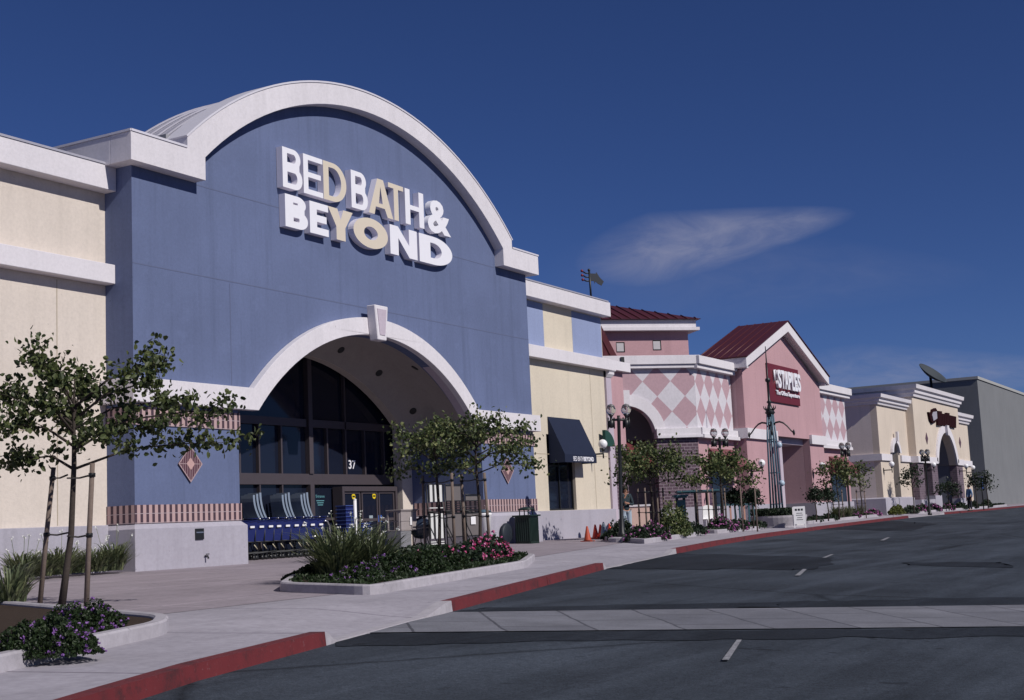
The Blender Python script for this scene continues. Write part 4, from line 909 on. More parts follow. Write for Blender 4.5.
# ================================================================== PYLON
pp = atd(776.5, 56.5); PX, PY = pp.x, pp.y; gz_ = W(PX, PY)
bed = thing('round_planter', (PX, PY, gz_), 'low round concrete planter with a clipped hedge around the steel pylon', 'planter')
b = MB(); b.lathe((PX,PY,gz_-.1), [(1.12,0),(1.12,.16),(1.22,.50),(1.22,.58),(1.08,.58),(1.06,.4)], 36, False); b.build('planter_wall', MATS['kerb_concrete'], bed)
py = thing('ornamental_pylon', (PX, PY, gz_), 'tall slender blue grey steel pylon with curved arms, globes and a needle spire', 'pylon')
b = MB(); z0 = gz_+.3
leg = [(-.2,-.2),(.2,-.2),(.2,.2),(-.2,.2)]
for x, y in leg: b.tube([(PX+x,PY+y,z0),(PX+x*.72,PY+y*.72,3.6),(PX+x*.5,PY+y*.5,4.65)], [.043,.04,.034], 8)
b.tube([(PX,PY,z0),(PX,PY,4.9)], .05, 10)
for z, k in ((.9,.95),(2.2,.82),(3.6,.72),(4.3,.58)):
    b.tube([(PX+x*k,PY+y*k,z) for x, y in leg+leg[:1]], .022, 6)
b.build('lattice_mast', BLUESTEEL, py)
for z in (1.75, 3.35):
    b = MB(); b.ball((PX-.02,PY-.30,z), .13, 14); b.build('globe', plain('globe_pale_blue', (.42,.52,.62,1), .3), py)
for a in (0, 90, 180, 270):
    b = MB(); d = Vector((math.cos(R(a+20)), math.sin(R(a+20)), 0)); c = Vector((PX,PY,0))
    b.tube([c+d*t+Vector((0,0,4.02+.32*math.sin(math.pi*min(1, (t+.25)/1.9))*1.0-.12*(t/1.9)**3*2)) for t in (.1,.4,.7,1.0,1.3,1.55,1.75)], .038, 8); e_ = c+d*1.78+Vector((0,0,3.86)); b.lathe((e_.x,e_.y,e_.z-.03), [(.02,-.12),(.09,-.05),(.09,.06),(.02,.14)], 10); b.v = [Vector((PX+(q.x-PX)*.52, PY+(q.y-PY)*.52, q.z)) for q in b.v]; b.build('curved_arm', BLACKM, py)
b = MB(); b.lathe((PX,PY,4.6), [(.1,0),(.22,.12),(.12,.3),(.06,.5),(.12,.58),(.05,.66),(.045,1.4),(.11,1.46),(.11,1.56),(.03,1.62),(.028,2.3),(.018,2.95)], 12)
for k in range(6):
    a = k*math.pi/3; b.tube([(PX+.1*math.cos(a),PY+.1*math.sin(a),4.78),(PX+.24*math.cos(a),PY+.24*math.sin(a),4.92),(PX+.26*math.cos(a),PY+.26*math.sin(a),5.02)], [.03,.028,.01], 6)
b.build('spire', BLACKM, py)

# ================================================================== PLANTER BEDS
def bed_poly(pts, label, h=.14, w=.15):
    c = sum((Vector((x,y,0)) for x, y in pts), Vector())/len(pts); t = thing('planter_bed', (c.x, c.y, W(c.x,c.y)), label, 'planter', 'kerbed planting beds on the pavement')
    P_ = [Vector(p) for p in pts]
    ar_ = sum(P_[i].x*P_[(i+1) % len(P_)].y-P_[(i+1) % len(P_)].x*P_[i].y for i in range(len(P_)))
    if ar_ < 0: P_ = P_[::-1]
    n = len(P_); rd = []          # rounded corners
    for i in range(n):
        p, a, d = P_[i], P_[i-1], P_[(i+1) % n]; r_ = min(.35, (a-p).length/3, (d-p).length/3)
        q0 = p+(a-p).normalized()*r_; q1 = p+(d-p).normalized()*r_
        for k in range(5): s_ = k/4; rd.append((q0*(1-s_)+p*s_)*(1-s_)+(p*(1-s_)+q1*s_)*s_)
    # subdivide
    path = []
    for i in range(len(rd)):
        a, d = rd[i], rd[(i+1) % len(rd)]; m = max(1, int((d-a).length/.8))
        for k in range(m): path.append(a+(d-a)*k/m)
    b = MB(); N = len(path); vs = []; fs = []
    for i in range(N):
        d = (path[(i+1) % N]-path[i-1]).normalized(); nn = Vector((d.y, -d.x)); p = path[i]; z = W(p.x, p.y)
        for o, hh in ((0,-.2),(0,h-.02),(-.02,h),(-w+.02,h),(-w,h-.02),(-w,-.1)): q = p+nn*o; vs.append((q.x, q.y, z+hh))
    for i in range(N):
        for k in range(5): j = (i+1) % N; fs.append((i*6+k, j*6+k, j*6+k+1, i*6+k+1))
    b.add(vs, fs); b.build('kerb', MATS['kerb_concrete'], t)
    ins = []
    for i in range(N):
        d = (path[(i+1) % N]-path[i-1]).normalized(); nn = Vector((d.y, -d.x)); ins.append(path[i]-nn*(w-.01))
    tri = tessellate_polygon([[Vector((p.x,p.y,0)) for p in ins]]); b = MB(); b.add([(p.x,p.y,W(p.x,p.y)+h-.04) for p in ins], [tuple(k) for k in tri]); b.build('soil', SOIL, t)
    t['poly'] = [c_ for p in ins for c_ in (p.x, p.y)]; return t
def H(u, v): p = hit(u, v, W); return (p.x, p.y)
def inside(P_, x, y):
    c = False; n = len(P_)
    for i in range(n):
        x1, y1 = P_[i]; x2, y2 = P_[i-1]
        if (y1 > y) != (y2 > y) and x < (x2-x1)*(y-y1)/(y2-y1)+x1: c = not c
    return c
def polyof(t): a = list(t['poly']); return [(a[i], a[i+1]) for i in range(0, len(a), 2)]
A0, A1, A2, A3 = H(-30,680), H(166,635), H(170,627), H(-30,608)
bedA = bed_poly([A0, A1, A2, A3], 'nearest kerbed bed at the left, with purple flowers under the young tree')
B1, B2, B3, B4 = H(278,592), H(372,595.5), H(526,568), H(536,560)
bedB = bed_poly([B1, B2, B3, B4, (27.2,16.9), (18.9,15.1)], 'long kerbed bed in front of the arched entrance with two staked trees')
def KB(u, off):
    r = ray(u, 517-.047*(u-516)); lo, hi = 5.0, 200.0
    for _ in range(50):
        m = (lo+hi)/2
        if m*r.y/r.x > kerb_y(m)+off: hi = m
        else: lo = m
    return (lo, kerb_y(lo)+off)
C1, C2, C3 = (38.4,18.6), (35.6,15.95), KB(701, 1.9)
bedC = bed_poly([C1, C2, C3, (C3[0]+.6, C3[1]+1.7), (C1[0]+1.5, C1[1]+.6)], 'kerbed bed beside the orange cones holding the nearest black lamp')
D1, D2 = KB(717, 1.85), KB(765, 1.5)
bedD = bed_poly([D1, D2, (D2[0]+.2, D2[1]+.9), (D1[0]+.6, D1[1]+2.0)], 'kerbed bed with violet flowers left of the steel pylon')
E1, E2 = KB(808, 1.5), KB(879, 1.3)
bedE = bed_poly([E1, E2, (E2[0]+.3, E2[1]+1.2), (E1[0]+.5, E1[1]+1.8)], 'kerbed bed with strappy plants right of the steel pylon')
F1, F2 = KB(917, 1.0), (118, kerb_y(118)+.8)
bedF = bed_poly([F1, F2, (F2[0], F2[1]+.8), (F1[0]+.5, F1[1]+.9)], 'farthest kerbed bed with pink flowers before the cream store')

# ================================================================== VEGETATION
def leafquad(b, p, s, d=None, up=None):
    d = d or Vector((rnd.gauss(0,1), rnd.gauss(0,1), rnd.gauss(0,.7))).normalized(); a = d.orthogonal().normalized(); a = Matrix.Rotation(rnd.random()*6.28, 3, d) @ a; c = d.cross(a)
    w = s*.36; n = len(b.v); k = d*s*.12
    b.v += [p-a*s*.5, p-a*s*.2+c*w*.9+k, p+a*s*.18+c*w*.8+k, p+a*s*.52, p+a*s*.18-c*w*.8+k, p-a*s*.2-c*w*.9+k]; b.f += [(n,n+1,n+2,n+3), (n,n+3,n+4,n+5)]; b.sm += [False]*2
def tree(name, x, y, label, cat='tree', group=None, trunk=1.6, h=3.2, wl_=1.6, wr=1.6, wd=1.3, nl=900, ls=.09, mat=LEAF1, seed=1, lean=(0,0), rad=.035, limbs=9, flat=1, zb=None, dens=.13, bark=BARK):
    r0 = random.Random(seed); z0 = W(x, y)+.08; t = thing(name, (x, y, z0), label, cat, group)
    rg = Vector((AX.x, AY.x, 0)).normalized(); fw = Vector((-rg.y, rg.x, 0))
    B_ = MB(); L_ = MB(); P0 = Vector((x, y, z0)); top_ = P0+Vector((0,0,trunk))+rg*lean[0]+fw*lean[1]
    mid = P0*.5+top_*.5+rg*(.04)
    tips = P0+Vector((0,0,trunk+(h-trunk)*.55))+rg*lean[0]
    B_.tube([P0, P0.lerp(mid, .5), mid, top_, tips, tips+Vector((.02,0,(h-trunk)*.3))], [rad*1.25, rad*1.05, rad*.95, rad*.8, rad*.4, rad*.12], 9)
    pts = []
    for i in range(limbs):
        f = i/(limbs-1); ang = i*2.4+r0.random()*.8; st = top_.lerp(tips, f*1.0) if f > .1 else P0.lerp(top_, .96)
        cx_, cy_ = math.cos(ang), math.sin(ang); wx = wr if cx_ > 0 else wl_
        L = (1-.50*f**1.6)*(.75+.25*r0.random()); 
        end = st+rg*cx_*wx*L+fw*cy_*wd*L+Vector((0,0,(.18+.5*f+.25*r0.random())*(h-trunk)*.55*flat))
        m1 = st.lerp(end, .35)+Vector((0,0,.10*(h-trunk))); m2 = st.lerp(end, .7)+Vector((r0.gauss(0,.05),r0.gauss(0,.05),.06*(h-trunk)))
        path = [st, m1, m2, end]; B_.tube(path, [rad*.5, rad*.36, rad*.22, rad*.08], 6)
        for k in range(5):
            q = m1.lerp(m2, k/2) if k < 3 else m2.lerp(end, (k-2)/2.2); dv = (rg*r0.gauss(0,.4)+fw*r0.gauss(0,.4)+Vector((0,0,r0.gauss(.26,.22))))*.75; dv += (end-st).normalized()*.25
            e_ = q+dv*(h-trunk)*.42; B_.tube([q, q.lerp(e_, .5)+Vector((0,0,.03)), e_], [rad*.16, rad*.1, rad*.04], 4); pts.append((q, e_))
        pts.append((m1, end)); pts.append((m2, end))
    old = rnd.getstate(); rnd.seed(seed*17+3)
    for i in range(nl):
        a, c = pts[rnd.randrange(len(pts))]; f = rnd.random()**.7; p = a.lerp(c, f)
        # gather into clusters
        kf = math.floor(f*5)/5+.1; p = p.lerp(a.lerp(c, kf), .55)
        p = p+Vector((rnd.gauss(0,dens), rnd.gauss(0,dens), rnd.gauss(-.02,dens*.75)))*(.7 if rnd.random() < .6 else 1.2)
        leafquad(L_, p, ls*(.6+.7*rnd.random()))
    rnd.setstate(old)
    B_.build('trunk', bark, t); L_.build('crown', mat, t); return t
def stakes(spec, label_fn, top=1.75, r=.03, ties=None):
    """spec: list of (x,y,leanx) ; stakes are things, their rope ties parts"""
    out = []
    for i, (x, y, l) in enumerate(spec):
        z0 = W(x, y)+.08; t = thing('tree_stake', (x, y, z0), label_fn[i], 'stake', 'wooden stakes beside young trees')
        rg = Vector((AX.x, AY.x, 0)).normalized(); b = MB(); b.tube([Vector((x,y,z0-.1)), Vector((x,y,z0+top*.5))+rg*l*.5, Vector((x,y,z0+top))+rg*l], [r*1.05, r, r*.95], 9); b.build('post', WOOD, t)
        if ties:
            for fz in (.50, .92) if len(ties[i]) == 2 else ():
                tx, ty = ties[i]; p = Vector((x,y,z0+top*fz))+rg*l*fz; q = Vector((tx,ty,z0+top*fz)); b = MB(); b.tube([p+(p-q).normalized()*.06, p.lerp(q,.5)-Vector((0,0,.02)), q], .012, 6)
                b.lathe((p.x,p.y,p.z-.03), [(r*1.3,0),(r*1.3,.05)], 8); b.build('tie', BLACKM, t)
        out.append(t)
    return out
# nearest tree (left)
tp = hit(62, 611, W); 
tree('young_tree', tp.x, tp.y, 'nearest young pear tree at the left, spreading thin leafy limbs before the cream wall', trunk=1.76, h=3.16, wl_=1.5, wr=2.35, wd=1.0, nl=4300, ls=.080, mat=LEAF1, seed=11, lean=(.16,0), rad=.040, limbs=15, flat=.85, dens=.095)
for (u0, v0, u1, lab) in ((46, 574, 57, 'left stake of the nearest young tree, leaning right'), (89, 608, 90, 'right stake of the nearest young tree, upright and pale')):
    pass
rgv = Vector((AX.x, AY.x, 0)).normalized(); fwv = Vector((-rgv.y, rgv.x, 0))
s1 = tp-rgv*.50+fwv*.62; s2 = hit(86, 614, W)
stakes([(s1.x,s1.y,.19),(s2.x,s2.y,.09)], ['left stake of the nearest young tree, leaning to the right','right stake of the nearest young tree, pale and upright'], 1.74, .032, [(tp.x+.05,tp.y-.05),(tp.x+.05,tp.y-.05)])
# mid trees
t2 = atd(438, 29.6); t3 = atd(478.5, 28.6)
tree('young_tree', t2.x, t2.y, 'left one of the two staked trees before the arched entrance', trunk=1.86, h=2.98, wl_=1.3, wr=1.0, wd=.9, nl=2100, ls=.082, mat=LEAF2, seed=5, rad=.035, limbs=12, flat=.9, dens=.12, group='young pear trees in the pavement beds')
tree('young_tree', t3.x, t3.y, 'right one of the two staked trees before the arched entrance', trunk=1.86, h=3.05, wl_=1.05, wr=1.75, wd=.9, nl=2300, ls=.082, mat=LEAF2, seed=6, rad=.035, limbs=12, flat=.8, dens=.12, group='young pear trees in the pavement beds')
sp_ = [(atd(424.5,29.9), t2, .0), (atd(453.5,27.9), t2, 0), (atd(464.5,29.2), t3, -.03), (atd(489,28.2), t3, -.06)]
stakes([(p.x,p.y,l) for p, t_, l in sp_], ['leftmost stake before the arched entrance','stake between the two trees, standing nearest the kerb','stake just left of the right entrance tree','stake right of the right entrance tree, beside the pink flowers'], 1.8, .032, [(t_.x,t_.y) for p, t_, l in sp_])
t4 = atd(652, 43.5); t5 = atd(722, 51.5)
tree('young_tree', t4.x, t4.y, 'leafy young tree before the dark arch of the pink store', trunk=1.7, h=2.9, wl_=1.45, wr=1.75, wd=1.1, nl=2900, ls=.10, mat=LEAF2, seed=8, rad=.04, limbs=12, flat=.8, dens=.16, group='young pear trees in the pavement beds')
tree('young_tree', t5.x, t5.y, 'leafy young tree left of the pylon, before the rose door awning', trunk=1.7, h=2.95, wl_=1.35, wr=1.7, wd=1.1, nl=2500, ls=.11, mat=LEAF2, seed=9, rad=.04, limbs=12, flat=.75, dens=.16, group='young pear trees in the pavement beds')
for (u, d, lab, sd_, w_, nl_, h_) in ((838,66,'young tree before the rose door awning at the right end of the pink store',21,.95,850,2.95),(861,72,'slim staked sapling before the cream side wall',22,.55,330,2.9),(913,82,'young tree in front of the brick corner of the cream store',23,.7,420,2.9),(948,88,'low dark young tree under the wide far arch',24,.9,520,1.9),(976,98,'dark young tree right of the far cream wall',25,.55,400,2.5),(987,96,'dark young tree farthest right',26,.5,420,2.5)):
    p = atd(u, d); tree('young_tree', p.x, p.y, lab, trunk=h_*.52, h=h_, wl_=w_, wr=w_, wd=w_, nl=nl_, ls=.13, mat=LEAF2 if u < 900 else LEAF3, seed=sd_, rad=.035, limbs=9, flat=.8, dens=.17, group='young pear trees in the pavement beds')
# clipped standards with tight round heads
for (u, d, lab, sd_) in ((734.5,52.2,'round-headed dark standard shrub left of the pair before the pylon',31),(752,52.2,'round-headed dark standard shrub right of the pair before the pylon',32),(815,62,'round-headed dark standard shrub just right of the white notice',33),(827,63,'round-headed dark standard shrub second right of the white notice',34)):
    p = atd(u, d); tree('standard_shrub', p.x, p.y, lab, 'shrub', 'round-headed standard shrubs', trunk=.95, h=1.42, wl_=.30, wr=.30, wd=.30, nl=900, ls=.095, mat=LEAF3, seed=sd_, rad=.028, limbs=9, flat=1.1, dens=.12)
k_ = 0
for (u, d, tr_, lab) in ((639,43.6,t4,'leftmost stake under the tree before the dark arch'),(646,42.8,t4,'second stake under the tree before the dark arch'),(658,43.2,t4,'third stake under the tree before the dark arch'),(664,43.8,t4,'rightmost stake under the tree before the dark arch'),
                         (697.5,50.3,t5,'leftmost stake of the tree left of the pylon'),(708.5,49.9,t5,'pale stake left of the trunk of the tree left of the pylon'),(713.5,49.9,t5,'pale stake near the white chair'),(725.5,50.5,t5,'stake right of the trunk of the tree left of the pylon'),(741.5,50.5,None,'thin pale stake between the two round-headed shrubs'),(755.8,50,None,'thin pale stake right of the round-headed shrub pair')):
    p = atd(u, d); stakes([(p.x,p.y,0)], [lab], 1.55, .028, [(tr_.x,tr_.y)] if tr_ is not None else None)
p = atd(861, 72)
for du, lab in ((-4,'left stake of the slim sapling by the cream side wall'),(4,'right stake of the slim sapling by the cream side wall')):
    q = atd(861+du, 72); stakes([(q.x,q.y,0)], [lab], 1.45, .03, [(p.x,p.y)])
p = atd(838, 68)
for du, lab in ((-5,'left stake of the tree by the far rose awning'),(4.5,'right stake of the tree by the far rose awning')):
    q = atd(838+du, 68); stakes([(q.x,q.y,0)], [lab], 1.45, .03, [(p.x,p.y)])
def strap_clump(x, y, label, n=160, h=.55, sp=.45, mat=GRASS, fl=None, nf=0, seed=1, name='agapanthus', group='strap-leaved agapanthus clumps', fh=1.15, cat='plant'):
    r0 = random.Random(seed); z0 = W(x, y)+.09; t = thing(name, (x,y,z0), label, cat, group); b = MB()
    for i in range(n):
        a = r0.random()*6.283; rr_ = sp*.35*math.sqrt(r0.random()); p0 = Vector((x+rr_*math.cos(a), y+rr_*math.sin(a), z0-.04)); a += r0.gauss(0,.5); L = h*(.45+.75*r0.random()); out_ = sp*(.3+.9*r0.random()); w_ = .012+.008*r0.random()
        d = Vector((math.cos(a), math.sin(a), 0)); s_ = Vector((-d.y, d.x, 0))*w_; pr = []
        for k in range(5):
            f = k/4; q = p0+d*out_*f**1.6+Vector((0,0,L*(f*1.25-.45*f*f*f))); ww = s_*(1-f**2.5*.9); pr += [q-ww, q+ww]
        o = len(b.v); b.v += pr; b.f += [(o+2*k, o+2*k+1, o+2*k+3, o+2*k+2) for k in range(4)]; b.sm += [False]*4
    b.build('foliage', mat, t)
    if nf:
        f_ = MB(); st_ = MB()
        for i in range(nf):
            a = r0.random()*6.283; q = Vector((x+sp*.8*math.cos(a)*r0.random(), y+sp*.8*math.sin(a)*r0.random(), z0+h*fh*(.55+.55*r0.random()))); st_.tube([(x+(q.x-x)*.4, y+(q.y-y)*.4, z0), q], .006, 4)
            for k in range(7): leafquad(f_, q+Vector((r0.gauss(0,.018), r0.gauss(0,.018), r0.gauss(0,.014))), .032)
        st_.build('flower_stalk', mat, t); tag(f_.build('flower_head', fl, t), kind='stuff')
    return t
def bush(x, y, label, rx, ry, h, n, ls, mat, fl=None, nf=0, fs_=.05, seed=1, name='flowering_bush', cat='plant', group=None, drop=0):
    r0 = random.Random(seed); rnd.seed(seed*3+1); z0 = W(x, y)+.06; t = thing(name, (x,y,z0), label, cat, group); b = MB(); F_ = MB()
    def pt(shell):
        a = r0.random()*6.283; e = math.acos(r0.random()); k = (1-.35*r0.random()**2) if not shell else 1.0; nz = noise.noise(Vector((math.cos(a)*1.7+seed, math.sin(a)*1.7, e*2)))*.28+1
        lift = .5*noise.noise(Vector((math.cos(a)*2.6+seed, math.sin(a)*2.6, 3)))*h
        return Vector((x+rx*k*nz*math.sin(e)*math.cos(a), y+ry*k*nz*math.sin(e)*math.sin(a), z0+(h*k*nz+lift)*math.cos(e)))
    for i in range(n): leafquad(b, pt(False), ls*(.6+.8*r0.random()))
    b.build('foliage', mat, t)
    for i in range(nf):
        q = pt(True)
        for k in range(6): leafquad(F_, q+Vector((r0.gauss(0,fs_*.35), r0.gauss(0,fs_*.35), r0.gauss(0,fs_*.3))), fs_)
    if nf: tag(F_.build('flower', fl, t), kind='stuff')
    return t
def cover(poly, label, hfun, n, ls, mat, fl=None, nf=0, seed=1, group=None):
    r0 = random.Random(seed); rnd.seed(seed); xs_ = [p[0] for p in poly]; ys = [p[1] for p in poly]; b = MB(); F_ = MB(); c = 0
    while c < n:
        x, y = r0.uniform(min(xs_), max(xs_)), r0.uniform(min(ys), max(ys))
        if not inside(poly, x, y): continue
        hh = hfun(x, y)*(.75+.5*noise.noise(Vector((x*2.2, y*2.2, seed)))); leafquad(b, Vector((x, y, W(x,y)+.10+hh*r0.random()**.5)), ls*(.6+.8*r0.random())); c += 1
    o = b.build('ground_cover', mat); tag(o, label, 'ground cover', group, 'stuff')
    if nf:
        c = 0
        while c < nf:
            x, y = r0.uniform(min(xs_), max(xs_)), r0.uniform(min(ys), max(ys))
            if not inside(poly, x, y): continue
            q = Vector((x, y, W(x,y)+.12+hfun(x,y)*(1.0+.3*r0.random()))); 
            for k in range(5): leafquad(F_, q+Vector((r0.gauss(0,.015), r0.gauss(0,.015), r0.gauss(0,.012))), .035)
            c += 1
        F_.build('flower', fl, o)
    return o
PA, PB_, PC, PD, PE, PF = [polyof(t) for t in (bedA, bedB, bedC, bedD, bedE, bedF)]
# bed A
a_c = hit(50, 640, W)
def ell(cx, cy, rx, ry, rz=0, n=20): return [(cx+rx*math.cos(t)*math.cos(rz)-ry*math.sin(t)*math.sin(rz), cy+rx*math.cos(t)*math.sin(rz)+ry*math.sin(t)*math.cos(rz)) for t in [2*math.pi*k/n for k in range(n)]]
q = hit(46, 662, W)
bush(q.x, q.y, 'low dark mound with purple flowers spilling over the nearest kerb', .42, .44, .27, 9000, .028, COVER, PFL, 80, .026, 3, 'verbena_mound')
q = hit(82, 640, W); bush(q.x, q.y, 'small dark mound with purple flowers at the foot of the nearest right stake', .36, .42, .26, 4600, .028, COVER, PFL, 90, .026, 4, 'verbena_mound')
q = hit(34, 606, W); strap_clump(q.x, q.y+.3, 'upright pale green strappy clump at the left edge of the nearest bed', 110, .55, .30, seed=5)
q = hit(10, 612, W); strap_clump(q.x, q.y, 'strappy clump partly out of view left of the nearest tree', 110, .6, .4, seed=6)
cover(PB_, 'dark low ground cover filling the entrance bed', lambda x, y: .09, 9000, .055, COVER, seed=22)
cover(PC, 'dark ground cover in the bed of the nearest lamp', lambda x, y: .1, 3500, .09, LEAF3, seed=23)
cover(PD, 'dark ground cover in the bed left of the pylon', lambda x, y: .1, 3000, .09, LEAF3, seed=24)
cover(PE, 'dark ground cover in the bed right of the pylon', lambda x, y: .12, 3500, .11, LEAF3, seed=25)
cover(PF, 'dark ground cover in the farthest bed', lambda x, y: .15, 4000, .14, LEAF3, seed=26)
# against the left wing
for i, (u, d, lab) in enumerate(((120,27.6,'white-flowered clump touching the corner of the blue bay'),(103,27.2,'white-flowered clump second from the blue bay corner'),(84,26.8,'white-flowered clump third from the blue bay corner'),(66,26.2,'white-flowered clump fourth from the blue bay corner'),(48,25.6,'white-flowered clump fifth from the blue bay corner'),(28,25,'white-flowered clump at the left edge by the cream wall'))):
    p = atd(u-6, d); y_ = min(p.y, 21.15); strap_clump(p.x, y_, lab, 210, [.62,.5,.42,.58,.48,.55][i], [.5,.6,.42,.62,.5,.55][i], GRASS, WFL, 5, 40+i, fh=1.3)
# bed B: big agapanthus, mounds, geraniums
for i, (u, v, n, h, lab) in enumerate(((350,583,400,.92,'large white-flowered strappy clump at the left of the entrance bed'),(384,581,320,.80,'large white-flowered strappy clump second in the entrance bed'),(368,575,320,.92,'white-flowered strappy clump behind the first two in the entrance bed'))):
    p = hit(u, v, W); strap_clump(p.x, p.y+.25, lab, n, h, .80, GRASS, WFL, 12, 60+i, fh=1.05)
p = hit(326, 581, W); bush(p.x, p.y+.1, 'flat dark green mat at the left tip of the entrance bed', .72, .52, .20, 3600, .05, COVER, None, 0, .04, 71, 'creeping_mat')
p = hit(392, 583, W); bush(p.x, p.y+.1, 'low mound dotted with purple flowers beside the large strappy clump', .65, .45, .34, 2400, .05, COVER, PFL, 70, .032, 72, 'verbena_mound')
p = hit(372, 588, W); bush(p.x, p.y+.25, 'small trailing mound with purple flowers on the entrance bed kerb', .50, .35, .26, 1500, .05, COVER, PFL, 40, .032, 79, 'verbena_mound')
p = hit(428, 577, W); bush(p.x, p.y+.15, 'plain dark green mound in the middle of the entrance bed', .75, .5, .34, 2600, .05, COVER, None, 0, .04, 73, 'creeping_mat')
p = hit(449, 573, W); bush(p.x, p.y+.1, 'dark green mound just left of the pink flowers', .62, .45, .34, 2200, .05, COVER, PFL, 14, .032, 74, 'creeping_mat')
p = hit(466, 570, W); bush(p.x, p.y+.15, 'pink geraniums left of the magenta ones', .68, .45, .30, 1100, .07, LEAF3, MFL, 42, .055, 75, 'geranium', group='geraniums in the entrance bed')
p = hit(486, 567, W); bush(p.x, p.y+.3, 'magenta geraniums in the middle of the flowering group', .75, .5, .40, 1400, .07, LEAF3, MFL, 80, .055, 76, 'geranium', group='geraniums in the entrance bed')
p = hit(503, 564, W); bush(p.x, p.y+.4, 'deep pink geraniums at the right tip of the entrance bed', .70, .55, .45, 1400, .07, LEAF3, MFL, 90, .055, 77, 'geranium', group='geraniums in the entrance bed')
for i, (x, y) in enumerate(((20.6,14.9),(22.4,15.4),(24.2,15.9))): bush(x, y, ['dark leafy shrub behind the strappy clumps','dark leafy shrub below the left entrance tree','dark leafy shrub below the right entrance tree'][i], 1.0, .5, .30, 1500, .08, LEAF3, MFL if i else None, 8 if i else 0, .05, 80+i, 'low_shrub')
# plants set along the bed kerbs
def pk(P1, P2, u, off):
    r = ray(u, 517-.047*(u-516)); d = Vector((P2[0]-P1[0], P2[1]-P1[1])); q = Vector(P1); den = d.x*r.y-d.y*r.x; t_ = (r.x*q.y-r.y*q.x)/den if abs(den) > 1e-9 else 0
    p = q+d*t_; k = 1+off/p.length; return p.x*k, p.y*k
x, y = pk(C1, C2, 611, 1.05); bush(x, y, 'small dark plant right beside the cones', .40, .35, .24, 700, .07, LEAF3, None, 0, .05, 90, 'low_shrub')
x, y = pk(C1, C2, 619, 1.3); bush(x, y, 'dark bush at the foot of the nearest lamp', .5, .4, .52, 1300, .08, LEAF3, VFL, 6, .05, 91, 'low_shrub')
x, y = pk(C1, C2, 636, 1.15); bush(x, y, 'violet pink flowering patch right of the nearest lamp', .55, .38, .36, 1300, .075, LEAF3, VFL, 45, .055, 92, 'flowering_bush')
x, y = pk(C2, C3, 653, 1.2); bush(x, y, 'violet pink flowering patch left of the grey green bush', .80, .4, .42, 1500, .075, LEAF3, VFL, 75, .055, 93, 'flowering_bush')
x, y = pk(C2, C3, 673, 1.35); bush(x, y, 'large rounded grey green bush under the dark arch tree', .68, .5, .92, 2200, .08, LEAF2, None, 0, .05, 94, 'low_shrub')
x, y = pk(C2, C3, 690, 1.25); bush(x, y, 'low dark plant at the right end of the bed under the arch tree', .8, .5, .32, 900, .085, LEAF3, VFL, 4, .05, 95, 'low_shrub')
x, y = pk(D1, D2, 721, 1.2); bush(x, y, 'violet flowering patch below the tree left of the pylon', .75, .5, .46, 1200, .09, LEAF3, VFL, 75, .065, 96, 'flowering_bush')
x, y = pk(D1, D2, 735, 1.2); bush(x, y, 'low patch with few violet flowers under the round-headed shrubs', .75, .5, .34, 900, .09, LEAF3, VFL, 22, .065, 98, 'flowering_bush')
x, y = pk(D1, D2, 752, 1.2); bush(x, y, 'low dark plant at the right end of the bed left of the pylon', .8, .5, .26, 800, .09, LEAF3, None, 0, .05, 99, 'low_shrub')
# hedge on the round planter
r0 = random.Random(5); b = MB(); rnd.seed(5)
for i in range(2600):
    a = r0.random()*6.283; rr_ = 1.12*math.sqrt(r0.random()); leafquad(b, Vector((PX+rr_*math.cos(a), PY+rr_*math.sin(a), gz_+.44+.34*r0.random()**.6)), .10)
tag(b.build('clipped_hedge', LEAF3), 'clipped dark hedge filling the round planter around the pylon', 'hedge')
# bed E
for i, (u, d, nm, lab) in enumerate(((812,59,'b','low dark hedge strip below the round-headed shrub right of the notice'),(828,60,'b','low dark hedge strip at the left of the bed right of the pylon'),(836,61.5,'s','strappy green clump left of the fourth tree'),(846,63,'s','strappy green clump below the four-globe lamp'),(857,65,'s','strappy green clump right of the four-globe lamp'),(852,64,'v','small violet flowering patch in the strappy bed'),(872,68,'v','bright violet flowering patch by the cream side wall corner'))):
    x, y = pk(E1, E2, u, 1.5)
    if nm == 'b': bush(x, y, lab, .9, .4, .26, 700, .10, LEAF3, None, 0, .05, 110+i, 'low_shrub')
    elif nm == 's': strap_clump(x, y, lab, 200, .7, .6, GRASS, None, 0, 110+i)
    else: bush(x, y, lab, .5 if u < 860 else .8, .4, .34, 700, .10, LEAF3, VFL, 30 if u < 860 else 75, .08, 110+i, 'flowering_bush')
# bed F
for i, (u, d, m_, f_, nf, lab) in enumerate(((896,78,YLEAF,None,0,'yellow green bush at the left end of the farthest bed'),(910,80,LEAF3,None,0,'dark bush right of the yellow green one'),(921,82,LEAF3,VFL,30,'pink flowering patch at the foot of the farthest lamp'),(934,84,LEAF3,VFL,45,'pink flowering patch before the far brick wall'),(948,87,LEAF3,VFL,50,'pink flowering patch below the wide far arch'),(960,90,LEAF3,None,0,'dark bush left of the far person'),(972,92,LEAF3,None,0,'dark bush beside the far person'),(986,96,LEAF3,None,0,'dark bush at the far right edge'))):
    x, y = pk(F1, F2, u, 1.3); bush(x, y, lab, 1.1, .4, .42, 700, .13, m_, f_, nf, .09, 130+i, 'flowering_bush' if f_ else 'low_shrub')
